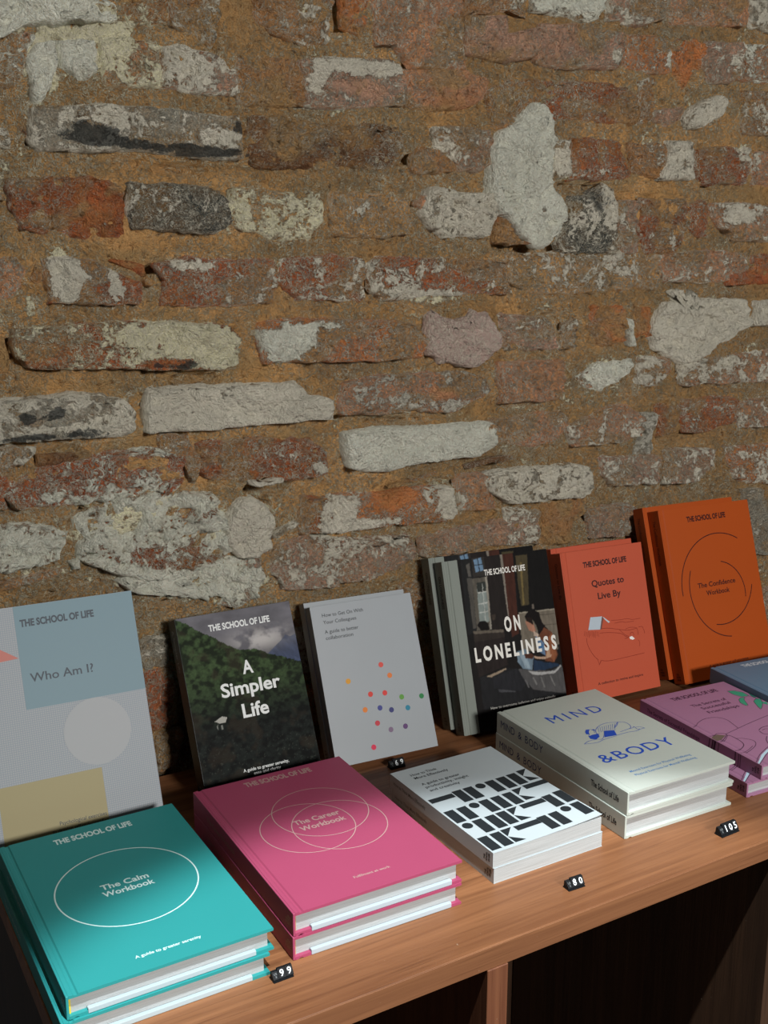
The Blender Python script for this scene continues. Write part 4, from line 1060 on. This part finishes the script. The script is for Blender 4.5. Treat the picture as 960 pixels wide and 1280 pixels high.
# --- standing: squared paper cover
w, h, t = 0.1696, 0.2429, 0.0200
who, fc, sp, bc = hard_book(w, h, t, cloth((160, 163, 165), .55), board=.0026)
who.name = 'hardcover_book'
def panel(name, pts, mat, z, label=None):
    k = Ink(); k.poly(pts); o = k.build(name, mat, fc, z)
    if label: o['label'] = label
    return o
panel('cover_print', [(.6, .6), (w * 1e3 - .6, .6), (w * 1e3 - .6, h * 1e3 - .6), (.6, h * 1e3 - .6)], grid_paper(), t + EPS, 'pale squared paper print')
panel('colour_panel', [(47.2, 137.6), (169.4, 137.6), (169.4, 242.7), (47.2, 242.7)], ink((116, 142, 152)), t + EPS * 2, 'dusty blue panel')
panel('colour_panel', [(10, .3), (112.6, .3), (112.6, 66.3), (10, 66.3)], ink((158, 146, 104)), t + EPS * 2, 'mustard panel')
panel('colour_panel', [(0.6, 187.5), (46.5, 190.2), (20, 208.5), (0.6, 222)], ink((190, 112, 100)), t + EPS * 2, 'salmon wedge')
k = Ink(); k.disc(114.0, 103.6, 34.2, 72); tag(k.build('colour_panel', ink((164, 166, 168)), fc, t + EPS * 3), label='pale grey disc')
k = Ink(); k.text(TS, 52, 126.8, 221.4, 7.3, .03); k.text('Who Am I?', 55, 118.6, 164.4, 9.2, -.004)
k.text('Psychological exercises', 64, 111, 18.2, 4.0); k.text('to develop self-understanding', 56, 112, 11.5, 4.0)
k.each('lettering', ink((56, 66, 76)), fc, t + EPS * 4)
tag(who, 'tall grey squared-paper hardcover with blue panel and pale disc, leaning at far left', 'book', G_LEAN)
lean(who, 0.1474, 1.0192, -2.13, 21.74)

# --- standing: dark forest photograph
w, h, t = 0.1399, 0.1990, 0.0246
simp, fc, sp, bc = hard_book(w, h, t, cloth((30, 36, 36), .4), board=.0026)


def forest(X, Y):
    rx = [p[0] for p in RIDGE]; ry = [p[1] for p in RIDGE]
    ridge = np.interp(X, rx, ry) + (fbm(X * .5, Y * .5, 3, 3) - .5) * 3.0
    sky = np.ones(X.shape + (3,)) * np.array(lin((118, 116, 122)))
    cl = fbm(X * .045, Y * .09, 5, 5)
    sky *= (0.62 + 0.8 * cl * smooth(130, 190, Y))[..., None]
    br = np.exp(-(((X - 96) / 34) ** 2 + ((Y - 161) / 12) ** 2)) * smooth(.2, .6, fbm(X * .09, Y * .12, 8, 4))
    sky = sky + np.array(lin((170, 166, 160))) * br[..., None] * 1.1
    m = inside(X, Y, BLUEMT + [(160, 125), (160, 100), (100, 100)])
    mt = np.array(lin((72, 82, 108))) * (0.6 + 0.9 * fbm(X * .2 + Y * .1, Y * .12, 12, 4))[..., None]
    haze = smooth(128, 160, Y)[..., None] * .35
    sky = np.where(m[..., None], mt * (1 - haze) + sky * haze, sky)
    f1 = fbm(X * .16, Y * .2, 21, 5); f2 = fbm(X * .55, Y * .6, 31, 3)
    g = np.array(lin((60, 78, 48))) * (1 - smooth(60, 135, 200 - Y))[..., None] + np.array(lin((24, 29, 26))) * smooth(60, 135, 200 - Y)[..., None]
    g = g * (0.25 + 1.0 * smooth(.3, .7, f1) * (.5 + f2))[..., None]
    warm = smooth(.55, .75, fbm(X * .06, Y * .06, 41, 3))[..., None]
    g = g * (1 - .4 * warm) + np.array(lin((60, 50, 38))) * .4 * warm
    g = g + np.array(lin((80, 84, 74))) * (smooth(.72, .85, f2) * smooth(0, 60, 90 - Y) * .5)[..., None]
    C = np.where((Y < ridge)[..., None], g, sky) * .8
    hs = inside(X, Y, [(25, 80), (34, 84), (40, 82), (37, 77), (30, 77)]); C[hs] = lin((170, 168, 160))
    hs = inside(X, Y, [(26, 74), (28, 76), (27, 69)]) | inside(X, Y, [(31, 75), (33, 75), (33, 70), (31, 70)]); C[hs] = lin((120, 122, 116))
    return np.clip(C, 0, 1)


tag(raster('cover_photograph', w * 1e3 - .4, h * 1e3 - .4, .5, forest, fc, t + EPS, .7), 'print of a wooded mountain under cloud')
k = Ink(); k.text(TS, 37.2, 111.3, 179, 7.4, .02)
k.text('A', 67.6, 80.4, 125.5, 15.2, .014); k.text('Simpler', 38.2, 109.6, 103.8, 15.2, .014); k.text('Life', 58.5, 90, 77.6, 15.6, .014)
k.text('A guide to greater serenity,', 46.8, 101.7, 19.2, 3.6, .015); k.text('ease and clarity', 58.4, 90.9, 14.2, 3.6, .015)
k.each('lettering', ink((226, 228, 226)), fc, t + EPS * 2)
spine_text(sp, 'A Simpler Life', 188, 140, 9, 6, (150, 154, 154)); logo(sp, 24.6, 5, (150, 154, 154), 8)
tag(simp, 'dark hardcover with forested mountain photograph leaning against the wall', 'book', G_LEAN)
lean(simp, 0.3665, 1.0276, -0.83, 25.09)

# --- standing: white paperbacks with coloured dots
w, h, t = 0.1345, 0.1887, 0.0154
coll, fc, sp = soft_book(w, h, t, cloth((154, 159, 163), .45, .04), spine_mat=cloth((146, 148, 150), .5, .04))
k = Ink()
for s, x1, y in (('How to Get On With', 67.5, 174.8), ('Your Colleagues', 57, 166.4), ('A guide to better', 57.6, 155), ('collaboration', 49.4, 147.6)):
    k.text(s, 13.8, x1, y, 4.4, .003)
k.each('lettering', ink((40, 42, 46)), fc, t + EPS)
DOTS = [(78.3, 108, (206, 74, 64)), (87.3, 93.6, (214, 116, 50)), (32.7, 95.5, (208, 146, 34)), (58.2, 75.8, (204, 54, 42)), (77, 74.2, (206, 54, 50)),
        (98, 65.7, (90, 146, 56)), (124.5, 62.3, (28, 120, 62)), (47.9, 59, (214, 120, 40)), (67.3, 57.9, (58, 62, 132)), (81.7, 53, (46, 48, 108)),
        (103.6, 51.7, (30, 122, 148)), (60.7, 40.9, (188, 48, 62)), (76.5, 30.4, (120, 98, 124)), (96.1, 30.8, (90, 54, 106)), (50.6, 14.4, (206, 32, 72))]
for x, y, c in DOTS:
    k = Ink(); k.disc(x, y, 3.2, 28); k.build('printed_dot', ink(c), fc, t + EPS)
k = Ink()
for zz in (4.2, 11.0): k.poly([(-187, zz), (-2, zz), (-2, zz + .35), (-187, zz + .35)])
k.each('spine_crease', ink((120, 120, 122)), sp, EPS, 'spine')
logo(sp, 15.4, 4, (60, 62, 64), 7)
cx, cy, cd, ct = 0.5280, 1.0234, -3.86, 23.47
back = copy_tree(coll)
tag(coll, 'white paperback scattered with coloured dots, front one of the leaning pair', 'book', G_LEAN)
tag(back, 'white paperback peeking out behind the one with coloured dots', 'book', G_LEAN)
lean(coll, cx, cy, cd, ct); x2, y2 = behind(cx, cy, cd, ct, t, -0.001); lean(back, x2, y2, cd, ct)

# --- standing: grey green hardcovers with dark photograph jacket
w, h, t = 0.1552, 0.2169, 0.0217
SAGE = (124, 130, 122)
lone, fc, sp, bc = hard_book(w, h, t, cloth(SAGE, .6, .2), board=.003)


def room_print(X, Y):
    jx = X + (fbm(X * .4, Y * .4, 2, 2) - .5) * 1.0; jy = Y + (fbm(X * .4, Y * .4, 6, 2) - .5) * 1.0
    C = np.ones(X.shape + (3,)) * np.array(lin((24, 22, 22)))
    for pts, c in LONE_SHAPES:
        m = inside(jx, jy, pts); C[m] = np.array(lin(c)) * .66
    # printed photograph: soften the shapes a little and add its grain
    for _ in range(1):
        Cp = np.pad(C, ((1, 1), (1, 1), (0, 0)), 'edge')
        C = (Cp[1:-1, 1:-1] * 2 + Cp[:-2, 1:-1] + Cp[2:, 1:-1] + Cp[1:-1, :-2] + Cp[1:-1, 2:]) / 6
    C = C * (0.7 + 0.6 * fbm(X * .35, Y * .1, 14, 4))[..., None]
    return np.clip(C, 0, 1)


tag(raster('paper_jacket', w * 1e3 + .1, h * 1e3, 22.2, room_print, fc, t + EPS, .6), 'dark photograph of someone sitting alone in a dim room')
k = Ink(); k.text(TS, 58.4, 119.4, 193, 7.6, .015)
k.text('ON', 77.4, 101, 119.3, 18.6, .028, .16); k.text('LONELINESS', 29.6, 151.0, 87.2, 17.8, .028, .30)
k.text('How to overcome isolation and enjoy solitude', 42, 138, 25.6, 3.4)
k.each('lettering', ink((224, 220, 212)), fc, t + EPS * 2)
spine_text(sp, 'ON LONELINESS', 199, 158, 8, 6.4, (38, 42, 40), .02); logo(sp, 21.7, 5, (60, 64, 60), 7)
cx, cy, cd, ct = 0.7055, 1.0260, -5.25, 17.86
back = copy_tree(lone)
tag(lone, 'grey-green hardcover in a dark photographic jacket, front one of its leaning pair', 'book', G_LEAN)
tag(back, 'grey-green hardcover mostly hidden behind the one with the dark photographic jacket', 'book', G_LEAN)
lean(lone, cx, cy, cd, ct); x2, y2 = behind(cx, cy, cd, ct, t, -0.0066); lean(back, x2, y2, cd, ct)

# --- standing: coral hardcovers with bathtub drawing
w, h, t = 0.1386, 0.2017, 0.0221
CORAL = (188, 82, 54)
quo, fc, sp, bc = hard_book(w, h, t, cloth(CORAL, .5), board=.0026)
k = Ink(); k.text(TS, 35.2, 109, 178.2, 7.5, .03); k.text('Quotes to', 45.2, 100, 150.8, 9.0, .008); k.text('Live By', 52.8, 91.8, 133.2, 9.0, .008)
k.text('A collection to revive and inspire', 34, 111, 19.6, 3.6, .01)
k.each('lettering', ink((58, 22, 22)), fc, t + EPS)
k = Ink()
for pts, wd in QUOTE_LINES: k.line(pts, wd * 1.35)
k.build('drawing', ink((128, 34, 18)), fc, t + EPS)
for pts, c in QUOTE_SHAPES:
    k = Ink(); k.poly(pts); k.build('drawn_book', ink(tuple(min(255, int(v * 1.2)) for v in c)), fc, t + EPS * 1.6)
spine_text(sp, 'Quotes to Live By', 188, 139, 8, 5.2, (70, 20, 12)); logo(sp, 22.1, 5, (60, 18, 12), 7)
cx, cy, cd, ct = 0.8943, 1.0323, -3.23, 16.4
back = copy_tree(quo)
tag(quo, 'coral hardcover with a bathtub line drawing, front one of its leaning pair', 'book', G_LEAN)
tag(back, 'coral hardcover showing only its edge behind the bathtub drawing one', 'book', G_LEAN)
lean(quo, cx, cy, cd, ct); x2, y2 = behind(cx, cy, cd, ct, t, 0.0016); lean(back, x2, y2, cd, ct)

# --- standing: orange workbooks
w, h, t = 0.1696, 0.2448, 0.0223
ORANGE = (172, 72, 8)
conf, fc, sp, bc = hard_book(w, h, t, cloth(ORANGE, .5), board=.0026)
k = Ink(); k.text(TS, 49, 122, 223.5, 7.6, .03); k.text('The Confidence', 50, 121, 128.2, 7.2, .006); k.text('Workbook', 63.8, 107.8, 116.2, 7.2, .006)
k.text('A guide to greater self-assurance', 48, 122, 16.8, 3.4, .01)
k.each('lettering', ink((60, 18, 16)), fc, t + EPS)
k = Ink()
def arc3(p, q, r_, wd):
    """arc through three points, in their order"""
    (ax, ay), (bx_, by_), (cx_, cy_) = p, q, r_
    d = 2 * (ax * (by_ - cy_) + bx_ * (cy_ - ay) + cx_ * (ay - by_))
    ux = ((ax * ax + ay * ay) * (by_ - cy_) + (bx_ * bx_ + by_ * by_) * (cy_ - ay) + (cx_ * cx_ + cy_ * cy_) * (ay - by_)) / d
    uy = ((ax * ax + ay * ay) * (cx_ - bx_) + (bx_ * bx_ + by_ * by_) * (ax - cx_) + (cx_ * cx_ + cy_ * cy_) * (bx_ - ax)) / d
    r0 = math.hypot(ax - ux, ay - uy)
    A = [math.degrees(math.atan2(v - uy, u - ux)) for u, v in (p, q, r_)]
    while A[1] < A[0]: A[1] += 360
    while A[2] < A[0]: A[2] += 360
    if A[1] > A[2]: A[2] -= 360
    k.arc(ux, uy, r0, A[0], A[2], wd, 60)
arc3((138.0, 190.6), (48.0, 184.0), (21.1, 120.9), 1.3)
arc3((41.5, 154.7), (36.7, 107.2), (97.8, 53.2), 1.3)
arc3((136.0, 105.4), (128.4, 142.1), (99.5, 161.0), 1.3)
arc3((151.3, 121.3), (136.0, 93.3), (73.3, 73.6), 1.3)
k.build('drawing', ink((60, 18, 16)), fc, t + EPS)
spine_text(sp, 'The Confidence Workbook', 231, 167, 8, 5.6, (80, 22, 8)); logo(sp, 22.3, 5, (60, 18, 10), 8)
cx, cy, cd, ct = 1.0647, 1.0096, -3.32, 18.21
back = copy_tree(conf)
tag(conf, 'bright orange hardcover with broken circles, front one of its leaning pair', 'book', G_LEAN)
tag(back, 'bright orange hardcover behind its twin with the broken circles', 'book', G_LEAN)
lean(conf, cx, cy, cd, ct); x2, y2 = behind(cx, cy, cd, ct, t, -0.0079); lean(back, x2, y2, cd, ct)

# ------------------------------------------------------------------ price tags: black blocks with digits on a sloped face
m_black, nt, b = new_mat('black_plastic')
oc = N(nt, 'ShaderNodeTexCoord').outputs['Object']
nn = noise(nt, oc, 400, 3)
nt.links.new(mixc(nt, nn, (0.004, 0.005, 0.006, 1), (0.009, 0.010, 0.012, 1)), b.inputs['Base Color'])
b.inputs['Roughness'].default_value = 0.55; b.inputs['Specular IOR Level'].default_value = 0.2


def price_tag(digits, x, y, deg, s, label):
    root = new_root('price_tag'); tag(root, label, 'price tag', 'small black price tags')
    n = len(digits); dw = 0.0082 * s * (0.86 if n == 3 else 1); cw = 0.0062 * s; H = 0.0100 * s
    tot = cw + n * dw
    base_o = prism('base', [(-0.0016 * s, 0), (-0.0016 * s, .0010 * s), (0.009 * s, .0014 * s), (0.0094 * s, 0)], -0.0004, tot - .0008, m_black, root, axis='x')

    def block(name, x0, x1, hh):
        p = [(0.0, .0012 * s), (0.0, .0024 * s), (0.0052 * s, hh), (0.0080 * s, hh), (0.0088 * s, .0014 * s)]
        return prism(name, p, x0, x1, m_black, root, axis='x'), p

    def mark(o, txt, x0, x1, p, f0, f1, col, bold=0.01):
        a, b_ = Vector((0, p[1][0], p[1][1])), Vector((0, p[2][0], p[2][1]))
        d = b_ - a; nrm = Vector((0, -d.z, d.y)).normalized() * 0.00012
        g, f = text_geo(txt, bold)
        u0, u1 = g[:, 0].min(), g[:, 0].max(); v0, v1 = g[:, 1].min(), g[:, 1].max()
        if len(txt) == 1:                           # keep the figure's own proportions, centred in its slot
            wd = min(x1 - x0, (u1 - u0) / (v1 - v0) * d.length * (f1 - f0)); x0, x1 = (x0 + x1 - wd) / 2, (x0 + x1 + wd) / 2
        co = [Vector((x0 + (q[0] - u0) / (u1 - u0) * (x1 - x0), 0, 0)) + a + d * (f0 + (q[1] - v0) / (v1 - v0) * (f1 - f0)) + nrm for q in g]
        me = bpy.data.meshes.new('digit'); me.from_pydata([tuple(c) for c in co], [], f); me.update()
        link_mesh('digit', me, ink(col, .4), o)
    o, p = block('currency_block', 0.0, cw - .0003, H * .84)
    mark(o, 'US', cw * .25, cw * .8, p, .52, .80, (120, 124, 126)); mark(o, '$', cw * .35, cw * .75, p, .16, .44, (120, 124, 126))
    for i, ch in enumerate(digits):
        a = cw + i * dw
        o, p = block('digit_block', a, a + dw - .0003, H)
        pad = .16
        mark(o, ch, a + dw * pad, a + dw * (1 - pad) - .0003, p, .14, .88, (240, 246, 248), .012)
    root.location = (x, y, 0.0001); root.rotation_euler = (0, 0, math.radians(deg))
    return root


price_tag('99', 0.3085, 0.7055, 1.0, 0.82, 'small black price tag reading 99 in front of the deep pink stack')
price_tag('80', 0.6030, 0.6870, -2.0, 0.86, 'small black price tag reading 80 in front of the white paperbacks')
price_tag('105', 0.8020, 0.6830, 2.0, 0.97, 'small black price tag reading 105 in front of the cream books')
price_tag('69', 0.5860, 0.9850, 1.0, 0.88, 'small black price tag reading 69 behind the white paperback stack')
bpy.context.view_layer.update()
